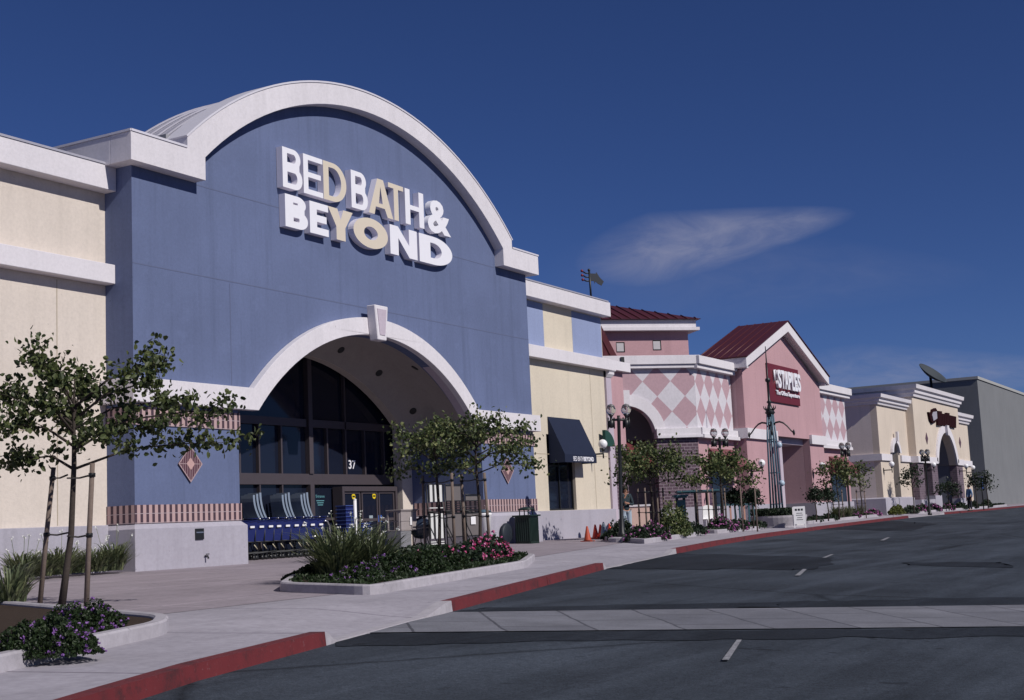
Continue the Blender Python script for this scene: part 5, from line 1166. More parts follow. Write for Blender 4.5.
# far hillside hedge seen at the right edge
b = MB(); rnd.seed(9); r0 = random.Random(9)
for i in range(5000): x = r0.uniform(118, 150); leafquad(b, Vector((x, r0.uniform(25,28), .2+2.9*r0.random())), .5)
tag(b.build('far_hedge', leafmat('olive_leaf', [(.05,.055,.02),(.08,.08,.03),(.06,.07,.03)])), 'olive green hedge beyond the last store at the right edge', 'hedge', kind='stuff')

# ================================================================== PROPS
# shopping carts nested in a row along the storefront
def cart():
    t = thing('shopping_cart', (0,0,0), '', 'shopping cart', 'blue shopping carts nested in a row')
    b = MB()
    # basket: tapered open tub, solid plastic panels with rim
    def tub(x0, x1, y0, y1, z0, z1, k): return [(x0+k,y0+k*.5+.09,z0),(x1-k*1.2,y0+k*.5,z0),(x1-k*1.2,y1-k*.5,z0),(x0+k,y1-k*.5-.09,z0),(x0,y0+.10,z1-.10),(x1,y0,z1),(x1,y1,z1),(x0,y1-.10,z1-.10)]
    o = tub(-.42,.42,-.28,.28,.46,.98,.10); i_ = tub(-.405,.405,-.265,.265,.475,.98,.10)
    b.add(o+i_, [(0,1,2,3),(0,4,5,1),(1,5,6,2),(2,6,7,3),(3,7,4,0),(8,11,10,9),(8,9,13,12),(9,10,14,13),(10,11,15,14),(11,8,12,15),(4,12,13,5),(5,13,14,6),(6,14,15,7),(7,15,12,4)])
    b.tube([(-.43,-.185,.885),(.43,-.285,.985),(.43,.285,.985),(-.43,.185,.885),(-.43,-.185,.885)], .014, 6); b.build('basket', BLUEPL, t, local=True)
    b = MB(); b.box(.14,.30,-.283,-.270,.80,.85); b.build('label_plate', WHITEP, t, local=True)
    b = MB()
    for y in (-.24,.24):
        b.tube([(.40,y,.95),(.36,y,.45),(.46,y,.20),(-.42,y,.16),(-.44,y,.12)], .014, 6); b.tube([(.34,y,.44),(-.34,y,.46)], .012, 6); b.tube([(.40,y,.95),(.52,y,1.03)], .013, 6)
    b.tube([(-.42,-.24,.16),(-.42,.24,.16)], .012, 6); b.tube([(.46,-.24,.20),(.46,.24,.20)], .012, 6); b.tube([(.0,-.24,.18),(.0,.24,.18)], .010, 6); b.build('frame', BLACKM, t, local=True)
    b = MB(); b.tube([(.52,-.27,1.03),(.52,.27,1.03)], .019, 8); b.build('handle', BLUEPL, t, local=True)
    b = MB()
    for y in (-.27,.27): b.ball((.52,y,1.03), .026, 8)
    b.build('handle_cap', CHROME, t, local=True)
    b = MB(); b.tube([(.28,-.27,.38),(.40,-.27,.27)], .014, 6); b.build('child_flap', plain('flap_cream', (.50,.45,.32,1), .5), t, local=True)
    for x in (-.40,.42):
        for y in (-.24,.24):
            b = MB(); b.tube([(x,y-.015,.06),(x,y+.015,.06)], .06, 12); b.box(x-.012,x+.012,y-.02,y+.02,.06,.17); b.build('wheel', BLACKM, t, local=True)
    return t
ct = cart(); nC = 9; c0 = onY(318, 518, 22.75)
for i in range(nC):
    loc = (c0.x-.45-i*.345, 22.75+.01*(i % 3), 0); lab = ('rightmost' if i == 0 else 'leftmost')+' blue shopping cart of the nested row' if i in (0, nC-1) else ['second','third','fourth','fifth','sixth','seventh','eighth'][i-1]+' blue shopping cart from the right in the nested row'
    if i == 0: ct.location = loc; ct['label'] = lab
    else: dup(ct, loc, lab)
cr = thing('cart_rail', (c0.x, 22.5, 0), 'bent chrome rail at the right end of the cart row', 'rail')
b = MB(); yy = 22.42; b.tube([(c0.x-.7,yy,.52),(c0.x+.08,yy,.52)], .018, 8); b.tube([(c0.x-3.2,23.1,.52),(c0.x+.05,23.1,.52)], .018, 8); b.tube([(c0.x-.15,yy,.92),(c0.x-.02,yy,.90),(c0.x+.06,yy,.78),(c0.x+.16,yy,0)], .025, 8); b.tube([(c0.x-.12,23.1,.92),(c0.x-.02,23.1,.90),(c0.x+.06,23.1,.78),(c0.x+.16,23.1,0)], .025, 8); b.build('rail', CHROME, cr)
# pale curved stacked chairs behind the carts
for i, (u0, u1) in enumerate(((244,256),(270.5,284.5),(290,303))):
    p = onY(u1-2, 494, 23.55); t = thing('stacked_chairs', (p.x, 23.55, 0), ['left','middle','right'][i]+' stack of pale curved plastic chairs showing above the carts', 'chairs', 'stacks of pale plastic chairs')
    for k in range(3):
        b = MB(); dx = -.13*k; n_ = 8; o = []; 
        for j in range(n_+1): f = j/n_; o.append((p.x+dx+.30*(1-f)**2.2-.02, .95+f*(.77-.03*k)))
        back = [(x+.075, z) for x, z in o[::-1]]; b.poly(o+back, 23.35, 23.75); b.build('chair_back', plain('pale_plastic', (.23,.28,.36,1), .3), t)
    b = MB()
    for dx in (-.25,.25):
        for yy in (23.38,23.72): b.tube([(p.x+dx,yy,0),(p.x+dx*.9,yy,.95)], .02, 6)
    b.box(p.x-.27,p.x+.27,23.35,23.75,.90,.95); b.build('leg_frame', plain('pale_plastic_leg', (.10,.12,.16,1), .4), t)
# stacks of blue hand baskets
def basket():
    t = thing('hand_basket', (0,0,0), '', 'basket', 'blue hand baskets stacked by the doors'); b = MB()
    o = [(-.19,-.13,0),(.19,-.13,0),(.19,.13,0),(-.19,.13,0),(-.22,-.16,.2),(.22,-.16,.2),(.22,.16,.2),(-.22,.16,.2)]; i_ = [(x*.93,y*.93,z+.012 if z < .1 else z) for x, y, z in o]
    b.add(o+i_, [(0,3,2,1),(0,1,5,4),(1,2,6,5),(2,3,7,6),(3,0,4,7),(8,9,10,11),(9,8,12,13),(10,9,13,14),(11,10,14,15),(8,11,15,12),(4,5,13,12),(5,6,14,13),(6,7,15,14),(7,4,12,15)]); b.box(-.235,.235,-.175,-.162,.175,.2); b.box(-.235,.235,.162,.175,.175,.2); b.build('tub', plain('basket_blue', (.010,.018,.115,1), .5), t, local=True)
    b = MB(); b.box(-.236,.236,-.180,-.1755,.176,.2); b.box(-.240,-.2355,-.176,.176,.176,.2); b.build('rim', plain('basket_rim_blue', (.05,.08,.26,1), .4), t, local=True); return t
bk = basket(); first = True
for (u, yy, n_, nm) in ((345.5, 22.6, 12, 'tall'), (360.5, 22.8, 7, 'short')):
    x_ = onY(u, 500, yy).x
    for k in range(n_):
        lab = 'blue hand basket, %s of the %s stack by the doors' % ('topmost' if k == n_-1 else 'lowest' if k == 0 else 'number %d up' % (k+1), nm)
        if first: bk.location = (x_, yy, .02); bk['label'] = lab; first = False
        else: dup(bk, (x_, yy, .02+.1*k), lab)
p = onY(354.8, 500, 21.9); t = thing('white_pole', (p.x, 21.9, 0), 'thin white pole standing before the entrance doors', 'pole'); b = MB(); b.tube([(p.x,21.9,-.02),(p.x,21.9,p.z)], .045, 10); b.build('post', WHITEP, t); b = MB(); b.lathe((p.x,21.9,p.z), [(.05,0),(.05,.02),(.01,.04)], 10); b.build('pole_cap', WHITEP, t)
# display cabinet beside the doors
cx0 = onY(401, 512, 20.9).x; cx1 = onY(417, 512, 20.9).x; cy1 = onX(386.5, 512, cx0).y
t = thing('display_cabinet', ((cx0+cx1)/2, 21.2, 0), 'weathered grey cabinet with shelves and a white tag right of the doors', 'cabinet')
b = MB(); b.box(cx0, cx1, 20.9, cy1, .55, .58); b.box(cx0, cx1, 20.9, cy1, 1.07, 1.10); b.box(cx0-.02, cx1+.02, 20.88, cy1+.02, 1.10, 1.13); b.box(cx0+.02, cx1, 20.92, 20.96, .58, 1.07); b.box(cx1-.04, cx1, 20.961, cy1, .58, 1.07); b.box(cx0, cx0+.04, cy1-.05, cy1, .58, 1.07); b.box(cx0, cx0+.04, 20.961, 21.02, .58, 1.07)
b.box(cx0+.06, cx1-.05, 20.961, cy1-.06, .80, .83); b.box(cx0+.005, cx1-.005, 20.905, 20.919, .81, .83); b.build('cabinet_body', GREYWOOD, t, bevel=.006)
b = MB(); b.box(cx0+.4, cx0+.6, 21.1, cy1-.1, .59, .78); b.build('shelf_goods', FABRICG, t)
b = MB(); xm = (cx0+cx1)/2; b.box(xm+.03, xm+.13, 20.895, 20.902, .70, .92); b.build('white_tag', WHITEP, t)
b = MB(); b.box(cx0, cx0+.5, 20.92, cy1, -.02, .548); b.box(cx0+.501, cx1-.02, 21.3, cy1, -.02, .548); b.build('cabinet_base', plain('base_grey', (.20,.20,.22,1), .8), t, bevel=.01)
# kettle grill
gx = onY(421, 530, 20.95).x; t = thing('kettle_grill', (gx, 20.95, 0), 'dark blue black kettle grill between the cabinet and the striped chairs', 'grill')
b = MB(); b.lathe((gx,20.95,.58), [(.02,-.28),(.18,-.24),(.28,-.12),(.31,0),(.31,.02)], 20); b.build('bowl', plain('enamel_dark', (.02,.03,.055,1), .3), t); b = MB(); b.lathe((gx,20.95,.605), [(.315,0),(.28,.14),(.18,.25),(.02,.29)], 20); b.box(gx-.06,gx+.06,20.93,20.97,.89,.93); b.build('lid', MATS['enamel_dark'], t)
b = MB()
for a in (90, 210, 330): b.tube([(gx+.16*math.cos(R(a)),20.95+.16*math.sin(R(a)),.4),(gx+.28*math.cos(R(a)),20.95+.28*math.sin(R(a)),0)], .015, 6)
b.build('leg', BLACKM, t)
# folded garden recliners on show
def recliner(u0, u1, yy, striped, label, ztop=1.78):
    xa, xb = onY(u0, 500, yy).x, onY(u1, 500, yy).x; t = thing('folding_recliner', ((xa+xb)/2, yy, 0), label, 'garden chair', 'folded garden recliners on show'); b = MB()
    for x in (xa, xb): b.tube([(x,yy-.02,.0),(x,yy,.95),(x,yy+.05,ztop)], .018, 8); b.tube([(x,yy-.35,.0),(x,yy-.05,.6),(x,yy+.02,1.02)], .016, 6); b.tube([(x,yy-.30,.98),(x,yy-.0,1.02)], .022, 6)
    for z in (.12, .98, 1.04, ztop): b.tube([(xa,yy,z),(xb,yy,z)], .014, 6)
    b.build('tube_frame', BLACKM, t)
    for z0, z1 in ((1.30, ztop-.02), (.30, .98)):
        pn = MB(); w_ = xb-xa
        pn.box(xa+.03, xb-.03, yy-.012, yy+.012, z0, z1); o = pn.build('fabric_panel', plain('black_fabric', (.02,.02,.022,1), .9) if striped else FABRICG, t)
        if striped:
            s_ = MB()
            for f in (.10, .42, .74): s_.box(xa+w_*f, xa+w_*(f+.17), yy-.018, yy-.0125, z0, z1)
            s_.build('white_stripe', plain('stripe_white', (.62,.62,.60,1), .9), o)
        else:
            s_ = MB(); s_.box(xa+.03, xb-.03, yy-.02, yy-.0125, z0, z0+.03); s_.box(xa+.03, xb-.03, yy-.02, yy-.0125, z1-.03, z1); s_.build('hem', BLACKM, o)
    s_ = MB()
    for z in (1.06,1.12,1.18,1.24) if not striped else (1.12,.14,.20): s_.box(xa+.04, xb-.04, yy-.02, yy+.01, z, z+.025)
    s_.build('slat', BLACKM if not striped else MATS['stripe_white'], t); return t
recliner(428, 443, 20.3, True, 'black folding recliner with white stripes, left of the grey ones')
recliner(445.5, 461, 20.35, False, 'tall grey folding recliner in the middle of the chair display')
recliner(465, 481, 20.45, False, 'lower grey folding recliner at the right of the chair display', 1.50)
p = onY(474, 520, 20.38); t = thing('white_price_card', (p.x, 20.3, p.z), 'white card hung on the lower grey recliner', 'card'); b = MB(); b.box(p.x-.13, p.x+.13, 20.40, 20.412, p.z-.12, p.z+.10); b.build('card', WHITEP, t); b = MB(); b.tube([(p.x,20.406,p.z+.10),(p.x,20.42,p.z+.2)], .004, 4); b.build('string', BLACKM, t)
p = onY(485.5, 520, 20.4); t = thing('white_bin', (p.x, 20.4, 0), 'white plastic bin at the right end of the chair display', 'bin'); b = MB(); b.lathe((p.x,20.45,-.03), [(.17,0),(.22,.9),(.24,.92),(.24,.97),(.18,1.0)], 20); b.build('bin_body', WHITEP, t); b = MB(); b.lathe((p.x,20.45,.965), [(.23,0),(.22,.05),(.05,.09)], 20); b.build('bin_lid', BLUESTEEL, t)
# litter bin
tx = onY(527, 530, 20.35).x; t = thing('litter_bin', (tx, 20.35, -.02), 'square dark green litter bin with a raised lid against the grey base wall', 'litter bin')
b = MB(); b.box(tx-.27,tx+.27,20.08,20.62,-.05,.80)
for k in range(7): b.box(tx-.26+k*.075, tx-.225+k*.075, 20.055, 20.079, .05, .76)
for k in range(7): b.box(tx-.295, tx-.271, 20.09+k*.075, 20.125+k*.075, .05, .76)
b.build('bin_body', DKGREEN, t, bevel=.008); b = MB(); b.box(tx-.33,tx+.33,20.02,20.68,.80,.85); b.build('bin_rim', DKGREEN, t, bevel=.01)
b = MB()
for x in (-.15,.15):
    for y in (-.15,.15): b.tube([(tx+x,20.35+y,.85),(tx+x,20.35+y,1.0)], .02, 6)
b.lathe((tx,20.35,1.0), [(.26,0),(.26,.03),(.16,.08),(.02,.10)], 20); b.build('bin_lid', DKGREEN, t)
bx_ = onY(512.5, 530, 20.5).x; t = thing('dark_drum', (bx_, 20.6, 0), 'round dark blue drum lying beside the litter bin', 'drum'); b = MB(Matrix.Translation((bx_+.12,20.7,.32)) @ Matrix.Rotation(R(90), 4, 'X')); b.lathe((0,0,-.15), [(.27,0),(.31,.03),(.31,.10),(.27,.13)], 24); b.build('drum_body', plain('drum_blue', (.012,.018,.028,1), .6), t); b = MB(Matrix.Translation((bx_+.12,20.7,.32)) @ Matrix.Rotation(R(90), 4, 'X')); b.lathe((0,0,-.168), [(.2,0),(.2,.015)], 20); b.build('drum_cap', BLACKM, t)
# traffic cones
def cone(mat):
    t = thing('traffic_cone', (0,0,0), '', 'traffic cone', 'orange cones beside the planting bed'); b = MB(); b.box(-.17,.17,-.17,.17,0,.025); b.lathe((0,0,.025), [(.12,0),(.115,.02),(.03,.43),(.022,.45),(.015,.45)], 18); b.build('cone_body', mat, t, local=True); b = MB(); b.lathe((0,0,.0), [(.155,.026),(.155,.036)], 18); b.build('foot_ring', BLACKM, t, local=True); return t
def tocone(u, dep, lab, src=None, mat=None, sc_=1):
    p = atd(u, dep); l = (p.x, p.y, W(p.x,p.y))
    if src: return dup(src, l, lab, scale=sc_)
    t = cone(mat); t.location = l; t['label'] = lab; return t
c1 = tocone(586.3, 42.3, 'nearest cone, faded brownish orange, left of the others', None, ORANGED)
c2 = tocone(594.4, 45.0, 'bright orange cone, left one of the close pair', None, ORANGE)
c3 = tocone(599.6, 45.0, 'bright orange cone, right one of the close pair', c2); tocone(608.8, 46, 'orange cone half hidden behind the small dark plant', c2)
p = atd(602.8, 44.6); t = thing('grey_marker', (p.x,p.y,W(p.x,p.y)), 'slim blue grey marker standing among the orange cones', 'marker'); b = MB(); b.lathe((p.x,p.y,W(p.x,p.y)), [(.15,0),(.14,.05),(.06,.45),(.02,.56)], 16); b.build('marker_body', plain('marker_grey', (.16,.20,.25,1), .6), t); b = MB(); b.lathe((p.x,p.y,W(p.x,p.y)-.0), [(.18,0),(.18,.02)], 16); b.build('marker_foot', BLACKM, t)
# concrete footing for lamp in bed C
p = atd(620.3, 41); t = thing('lamp_footing', (p.x,p.y,W(p.x,p.y)), 'round pale concrete footing under the nearest lamp', 'footing'); b = MB(); b.lathe((p.x,p.y,W(p.x,p.y)-.1), [(.42,0),(.42,.22),(.38,.25),(.1,.252)], 24, False); b.build('footing_block', MATS['kerb_concrete'], t)
# low pink wall beside the chamfer arch
p = atd(634, 49); t = thing('low_wall', (p.x,p.y,0), 'low pale pink wall behind the tree before the dark arch', 'wall'); b = MB(Matrix.Translation((p.x,p.y,0)) @ Matrix.Rotation(rz_, 4, 'Z')); b.box(-.25,.55,-.15,.15,-.1,1.0); b.build('wall_block', plain('pale_pink', (.60,.42,.36,1), .9), t, bevel=.01); b = MB(Matrix.Translation((p.x,p.y,0)) @ Matrix.Rotation(rz_, 4, 'Z')); b.box(-.29,.59,-.19,.19,1.003,1.07); b.build('wall_cap', WHITE, t)
# teal tables and shelter
def flat_top(u0, u1, v, dep, name, label, cat, legs):
    a, c = atd(u0, dep), atd(u1, dep); m = (a+c)/2; w_ = (c-a).length/2; z = CAMZ+(519.5-.0469*((u0+u1)/2-516)+3.3-v)*dep/FPX; g = W(m.x,m.y); t = thing(name, (m.x,m.y,g), label, cat); M_ = Matrix.Translation((m.x,m.y,0)) @ Matrix.Rotation(rz_, 4, 'Z')
    b = MB(M_); b.box(-w_,w_,-.4,.4,z-.07,z); b.box(-w_+.05,w_-.05,-.35,.35,z-.12,z-.071); b.build('top', TEAL, t, bevel=.01)
    for x in legs: b = MB(M_); b.box(x*w_-.05,x*w_+.05,-.05,.05,g,z-.121); b.box(x*w_-.16,x*w_+.16,-.2,.2,g,g+.06); b.build('post', BLACKM, t)
    return t
flat_top(677, 719, 490.2, 55, 'teal_shelter', 'long flat teal roofed shelter behind the stakes, before the brick wall', 'shelter', (-.1,.45,.85))
tt = flat_top(674, 688, 494.8, 52, 'teal_kiosk', 'small teal topped stand left of the long teal shelter', 'stand', (-.5,.5))
m = atd(681.5, 52); b = MB(Matrix.Translation((m.x,m.y,0)) @ Matrix.Rotation(rz_, 4, 'Z')); b.box(-.16,.16,-.12,.12,.2,1.2); b.build('stand_body', TEAL, tt)
# teal slatted railing posts between shelter and pylon
p = atd(733, 55.5); t = thing('teal_railing', (p.x,p.y,W(p.x,p.y)), 'row of teal posts with rails behind the round-headed shrubs', 'railing'); M_ = Matrix.Translation((p.x,p.y,W(p.x,p.y))) @ Matrix.Rotation(rz_, 4, 'Z')
for k in range(9): b = MB(M_); x = -.62+k*.19-.1; b.box(x,x+.07,-.03,.03,0,1.05); b.build('post', TEAL if k % 3 else plain('terracotta', (.50,.28,.22,1), .8), t)
b = MB(M_); b.box(-.75,.95,-.05,-.031,.95,1.02); b.box(-.75,.95,-.05,-.031,.2,.26); b.build('rail', TEAL, t)
p = atd(710, 54.6); t = thing('white_chair', (p.x,p.y,W(p.x,p.y)), 'white garden chair under the teal shelter', 'chair'); M_ = Matrix.Translation((p.x,p.y,W(p.x,p.y))) @ Matrix.Rotation(rz_+.3, 4, 'Z')
b = MB(M_); b.box(-.25,.25,-.25,.22,.40,.44); b.build('seat', WHITEP, t)
b = MB(M_); b.poly([(-.25,.44),(.25,.44),(.22,.95),(.1,1.0),(-.1,1.0),(-.22,.95)], .2, .24); b.build('backrest', WHITEP, t)
for x in (-.22,.22):
    for y in (-.22,.2): b = MB(M_); b.box(x-.02,x+.02,y-.02,y+.02,0,.399); b.build('leg', WHITEP, t)
# notice board
p = atd(798.5, 54.6); t = thing('notice_board', (p.x,p.y,W(p.x,p.y)), 'white A-frame notice on the pavement right of the round planter', 'sign'); M_ = Matrix.Translation((p.x,p.y,W(p.x,p.y))) @ Matrix.Rotation(rz_, 4, 'Z')
b = MB(M_); b.box(-.24,.24,-.03,0,.16,.86); b.box(-.24,-.20,-.03,0,0,.158); b.box(.20,.24,-.03,0,0,.158); b.build('board', WHITEP, t)
b = MB(M_); b.box(-.22,.22,.25,.28,.1,.84); b.build('rear_leg', WHITEP, t)
b = MB(M_)
for i, (z, w_) in enumerate(((.72,.17),(.58,.12),(.50,.14),(.40,.10),(.32,.13))):
    if i == 0:
        for k in range(3): b.box(-.17+k*.12,-.09+k*.12,-.036,-.031,z-.03,z+.05)
    else: b.box(-w_,w_,-.036,-.031,z,z+.02)
b.build('lettering', BLACKM, t)
# blue post at far right
p = atd(982.5, 97); t = thing('blue_post', (p.x,p.y,0), 'thin post with a blue plate at the far right', 'sign post'); b = MB(); b.tube([(p.x,p.y,0),(p.x,p.y,2.3)], .04, 8); b.build('post', BLACKM, t); b = MB(); b.box(p.x-.1,p.x+.1,p.y-.08,p.y-.041,1.5,2.35); b.build('plate', plain('plate_blue', (.06,.12,.40,1), .5), t)

# ================================================================== PEOPLE
def skin_mesh(name, joints, edges, mat, parent, sub=2):
    me = bpy.data.meshes.new(name); me.from_pydata([Vector(j[0]) for j in joints], edges, []); o = bpy.data.objects.new(name, me); col.objects.link(o)
    sk = o.modifiers.new('skin', 'SKIN'); sk.use_smooth_shade = True; ss = o.modifiers.new('sub', 'SUBSURF'); ss.levels = ss.render_levels = sub
    if not me.skin_vertices: me.attributes  # layer is made by the modifier below
    import bmesh as _b
    bm = _b.new(); bm.from_mesh(me); ly = bm.verts.layers.skin.verify()
    for v, j in zip(bm.verts, joints): v[ly].radius = (j[1], j[2] if len(j) > 2 else j[1])
    bm.verts.ensure_lookup_table(); bm.verts[0][ly].use_root = True
    bm.to_mesh(me); bm.free()
    dg = bpy.context.evaluated_depsgraph_get(); m2 = bpy.data.meshes.new_from_object(o.evaluated_get(dg)); m2.name = name; bpy.data.objects.remove(o)
    for p in m2.polygons: p.use_smooth = True
    m2.materials.clear(); m2.materials.append(mat); q = bpy.data.objects.new(name, m2); col.objects.link(q); q.parent = parent; return q
def person(loc, rz, label, shirt, trous, hgt=1.68, armpose=0, longhair=True):
    t = thing('person', loc, label, 'person', rz=rz); s = hgt/1.7
    def S(l): return [((x*s, y*s, z*s),)+tuple(r*s for r in rr) for (x, y, z), *rr in l]
    hR = (-.05,-.20,1.40) if armpose else (-.24,-.04,.80); eR = (-.22,-.12,1.10) if armpose else (-.27,.02,1.10)
    hL = (-.02,-.22,1.14) if armpose else (.24,-.05,.80); eL = (.22,-.08,1.08) if armpose else (.27,.02,1.10)
    J = [((0,0,.95),.115,.09),((0,0,1.12),.10,.08),((0,0,1.30),.13,.09),((0,0,1.43),.06,.055),((0,-.01,1.51),.047,.05),((0,-.015,1.58),.068,.082),((0,-.015,1.66),.060,.075),
         ((.17,0,1.40),.05),((eL),.037),((hL),.026),((-.17,0,1.40),.05),((eR),.037),((hR),.026),
         ((.09,0,.88),.085),((.10,-.01,.50),.055),((.105,.01,.10),.038),((.11,-.10,.035),.032,.03),((-.09,0,.88),.085),((-.10,-.03,.50),.055),((-.12,.02,.10),.038),((-.125,-.09,.035),.032,.03)]
    E = [(0,1),(1,2),(2,3),(3,4),(4,5),(5,6),(2,7),(7,8),(8,9),(2,10),(10,11),(11,12),(0,13),(13,14),(14,15),(15,16),(0,17),(17,18),(18,19),(19,20)]
    # hands: palm and five fingers on each wrist
    for w_, e_ in ((9, 8), (12, 11)):
        W_ = Vector(J[w_][0]); d = (W_-Vector(J[e_][0])).normalized(); sd_ = d.cross(Vector((0,1,0))); sd_ = sd_.normalized() if sd_.length > .1 else Vector((1,0,0))
        palm = W_+d*.06; J.append((tuple(palm), .026, .014)); pi = len(J)-1; E.append((w_, pi))
        for k, L in enumerate((.055,.066,.070,.062)):
            a = palm+d*.03+sd_*(.027-.018*k); J.append((tuple(a), .0085)); J.append((tuple(a+d*L*.55-Vector((0,.012,0))), .008)); J.append((tuple(a+d*L-Vector((0,.03,0))), .006)); n_ = len(J); E += [(pi,n_-3),(n_-3,n_-2),(n_-2,n_-1)]
        a = W_+d*.035+sd_*.035; J.append((tuple(a), .010)); J.append((tuple(a+d*.04+sd_*.02-Vector((0,.01,0))), .008)); n_ = len(J); E += [(w_,n_-2),(n_-2,n_-1)]
    body = skin_mesh('body', S(J), E, SKIN, t)
    sh = [((0,0,.86),.142,.118),((0,0,1.12),.125,.10),((0,0,1.30),.150,.11),((0,0,1.42),.085,.075),((.17,0,1.40),.068),(eL,.055),((Vector(eL)*.25+Vector(hL)*.75),.042),((-.17,0,1.40),.068),(eR,.055),((Vector(eR)*.25+Vector(hR)*.75),.042)]
    sh = [(tuple(a), *b_) for a, *b_ in sh]
    skin_mesh('shirt', S(sh), [(0,1),(1,2),(2,3),(2,4),(4,5),(5,6),(2,7),(7,8),(8,9)], shirt, t)
    tr_ = [((0,0,.96),.135,.11),((.09,0,.86),.108),((.10,-.01,.50),.078),((.105,.01,.12),.062),((-.09,0,.86),.108),((-.10,-.03,.50),.078),((-.12,.02,.12),.062)]
    skin_mesh('trousers', S(tr_), [(0,1),(1,2),(2,3),(0,4),(4,5),(5,6)], trous, t)
    b = MB(); b.ball((0,.028*s,1.645*s), .112*s, 16)
    for x, z, r_ in ((-.075,1.60,.055),(.075,1.60,.055),(-.07,1.53,.05),(.07,1.53,.05),(0,1.54,.08)) if longhair else (): b.ball((x*s,.045*s,z*s), r_*s, 10)
    b.build('hair', HAIR, t, local=True)
    b = MB()
    for x in (-.026,.026): b.ball((x*s,-.088*s,1.605*s), .011*s, 8)
    b.box(-.022*s,.022*s,-.095*s,-.086*s,1.548*s,1.556*s); b.build('eyes_and_mouth', HAIR, t, local=True)
    b = MB(); b.add([(-.012*s,-.088*s,1.575*s),(.012*s,-.088*s,1.575*s),(0,-.112*s,1.577*s),(0,-.09*s,1.61*s)], [(0,1,2),(0,2,3),(1,3,2),(0,3,1)]); b.build('nose', SKIN, t, local=True)
    for x in (-.11,.12): b = MB(); b.box((x-.04)*s,(x+.04)*s,-.17*s,.05*s,0,.06*s); b.build('shoe', BLACKM, t, local=True, bevel=.015)
    return t
p = atd(626.3, 46.3); person((p.x,p.y,W(p.x,p.y)), rz_+.25, 'person with dark hair, arms raised to the chest, standing beside the nearest lamp', SHIRTD, DENIM, 1.72, 1, True)
p = atd(969.2, 90); person((p.x,p.y,W(p.x,p.y)), rz_-1.2, 'person in a blue shirt standing far off by the last cream wall', SHIRTB, TROUS, 1.72, 0, False)

# ================================================================== WORLD, SUN, CAMERA
SUN = Vector((-.15, -1, .80)).normalized()      # towards the sun
w = bpy.data.worlds.new('World'); scene.world = w; w.use_nodes = True; nt = w.node_tree; N = nt.nodes; bg = N['Background']
sky = N.new('ShaderNodeTexSky'); sky.sky_type = 'NISHITA'; sky.sun_disc = False; sky.sun_elevation = math.asin(SUN.z); sky.sun_rotation = math.atan2(SUN.x, SUN.y); sky.altitude = 1800; sky.air_density = .9; sky.dust_density = .25; sky.ozone_density = 3.0
tc = N.new('ShaderNodeTexCoord')
# thin cirrus in the sky, placed by direction
def dirv(u, v): return ray(u, v).normalized()
c_dir = dirv(712, 240); e_dir = (dirv(840, 216)-dirv(585, 264)).normalized(); n_dir = c_dir.cross(e_dir).normalized()
def dot(vec, name):
    m_ = N.new('ShaderNodeVectorMath'); m_.operation = 'DOT_PRODUCT'; nt.links.new(tc.outputs['Generated'], m_.inputs[0]); m_.inputs[1].default_value = vec; return m_.outputs['Value']
def mth(op, a, b_=None, c_=None):
    m_ = N.new('ShaderNodeMath'); m_.operation = op
    for i, v in enumerate((a, b_, c_)):
        if v is None: continue
        if hasattr(v, 'node'): nt.links.new(v, m_.inputs[i])
        else: m_.inputs[i].default_value = v
    return m_.outputs[0]
def cloud(c_dir, e_dir, n_dir, L, Wd, str_, scale):
    e0 = c_dir.dot(e_dir)
    a = mth('DIVIDE', mth('SUBTRACT', dot(e_dir, 'a'), e0), L); bb = mth('MULTIPLY', mth('DIVIDE', dot(n_dir, 'b'), Wd), mth('ADD', 1.0, mth('MULTIPLY', mth('MAXIMUM', a, -.4), .65))); fr = mth('GREATER_THAN', dot(c_dir, 'c'), .5)
    cmb = N.new('ShaderNodeCombineXYZ'); nt.links.new(mth('MULTIPLY', a, 1.3), cmb.inputs[0]); nt.links.new(mth('MULTIPLY', bb, .75), cmb.inputs[1])
    nz = N.new('ShaderNodeTexNoise'); nz.inputs['Scale'].default_value = scale; nz.inputs['Detail'].default_value = 9; nz.inputs['Roughness'].default_value = .62; nz.inputs['Distortion'].default_value = .6; nt.links.new(cmb.outputs[0], nz.inputs['Vector'])
    d2 = mth('ADD', mth('MULTIPLY', a, a), mth('MULTIPLY', bb, bb)); fall = mth('MAXIMUM', mth('SUBTRACT', 1.0, d2), 0.0)
    k = mth('MULTIPLY', mth('MULTIPLY', fall, mth('ADD', mth('MULTIPLY', nz.outputs['Fac'], 1.9), -.32)), str_); k = mth('MULTIPLY', k, fr); cl = N.new('ShaderNodeClamp'); nt.links.new(k, cl.inputs[0]); return cl.outputs[0]
k1 = cloud(c_dir, e_dir, n_dir, .104, .0235, .66, 1.7)
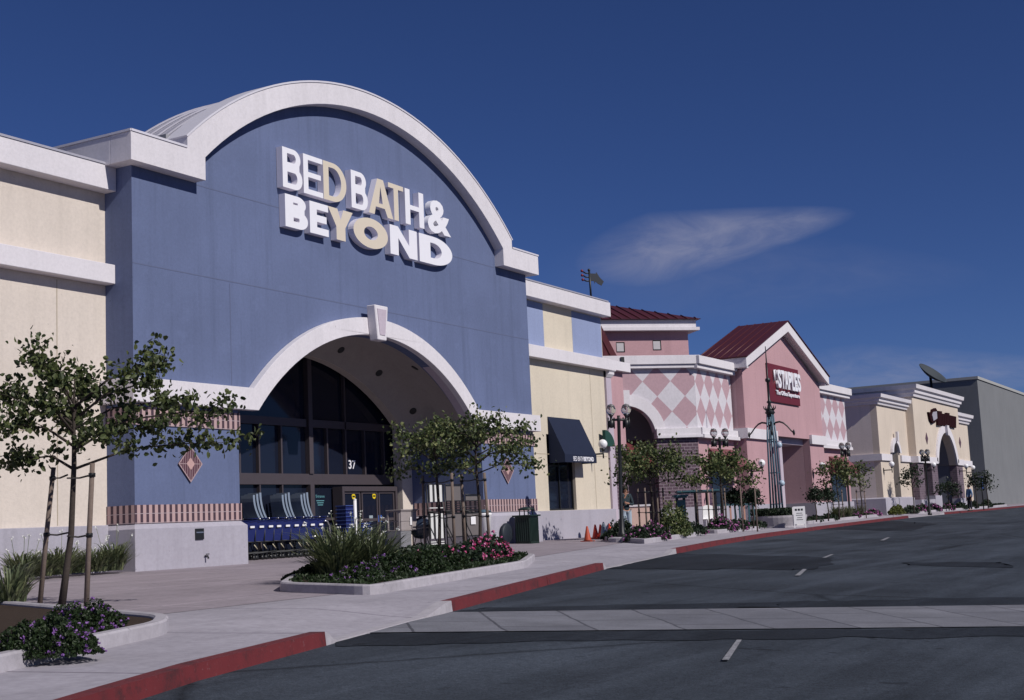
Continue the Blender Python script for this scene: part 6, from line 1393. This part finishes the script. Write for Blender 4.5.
c2_ = dirv(760, 275); e2_ = (dirv(860, 262)-dirv(620, 262)).normalized(); n2_ = c2_.cross(e2_).normalized(); k2 = cloud(c2_, e2_, n2_, .16, .035, .10, 2.5)
c3_ = dirv(930, 375); e3_ = (dirv(1000, 374)-dirv(860, 378)).normalized(); n3_ = c3_.cross(e3_).normalized(); k3 = cloud(c3_, e3_, n3_, .12, .02, .35, 3.5)
mx = N.new('ShaderNodeMix'); mx.data_type = 'RGBA'; nt.links.new(mth('MAXIMUM', mth('MAXIMUM', k1, k2), k3), mx.inputs[0])
tint = N.new('ShaderNodeMix'); tint.data_type = 'RGBA'; tint.blend_type = 'MULTIPLY'; tint.inputs[0].default_value = 1; nt.links.new(sky.outputs[0], tint.inputs[6]); tint.inputs[7].default_value = (.44, .57, .97, 1)
nt.links.new(tint.outputs[2], mx.inputs[6]); mx.inputs[7].default_value = (5.8, 5.9, 7.9, 1); nt.links.new(mx.outputs[2], bg.inputs[0]); bg.inputs[1].default_value = .057
sl = bpy.data.lights.new('sun', 'SUN'); sl.energy = 4.2; sl.angle = R(.55); sl.color = (1, .955, .90); so = bpy.data.objects.new('sun', sl); col.objects.link(so); so.rotation_euler = SUN.to_track_quat('Z', 'Y').to_euler(); so.location = (0, -20, 30)
cam = bpy.data.cameras.new('camera'); co = bpy.data.objects.new('camera', cam); col.objects.link(co); scene.camera = co
Mw = Matrix(((AX.x, -AX.y, -AX.z, 0), (AY.x, -AY.y, -AY.z, 0), (AZ.x, -AZ.y, -AZ.z, CAMZ), (0,0,0,1)))
co.matrix_world = Mw; cam.sensor_width = 36; cam.lens = FPX/1024*36; cam.shift_x = -(516-512)/1024; cam.shift_y = (348-350)/1024*1.0; cam.clip_end = 3000; cam.clip_start = .05
scene.render.resolution_x = 1024; scene.render.resolution_y = 700
scene.view_settings.view_transform = 'Standard'; scene.view_settings.look = 'None'; scene.view_settings.exposure = -.10; scene.view_settings.gamma = 1
for o in col.objects:
    if 'poly' in o: del o['poly']
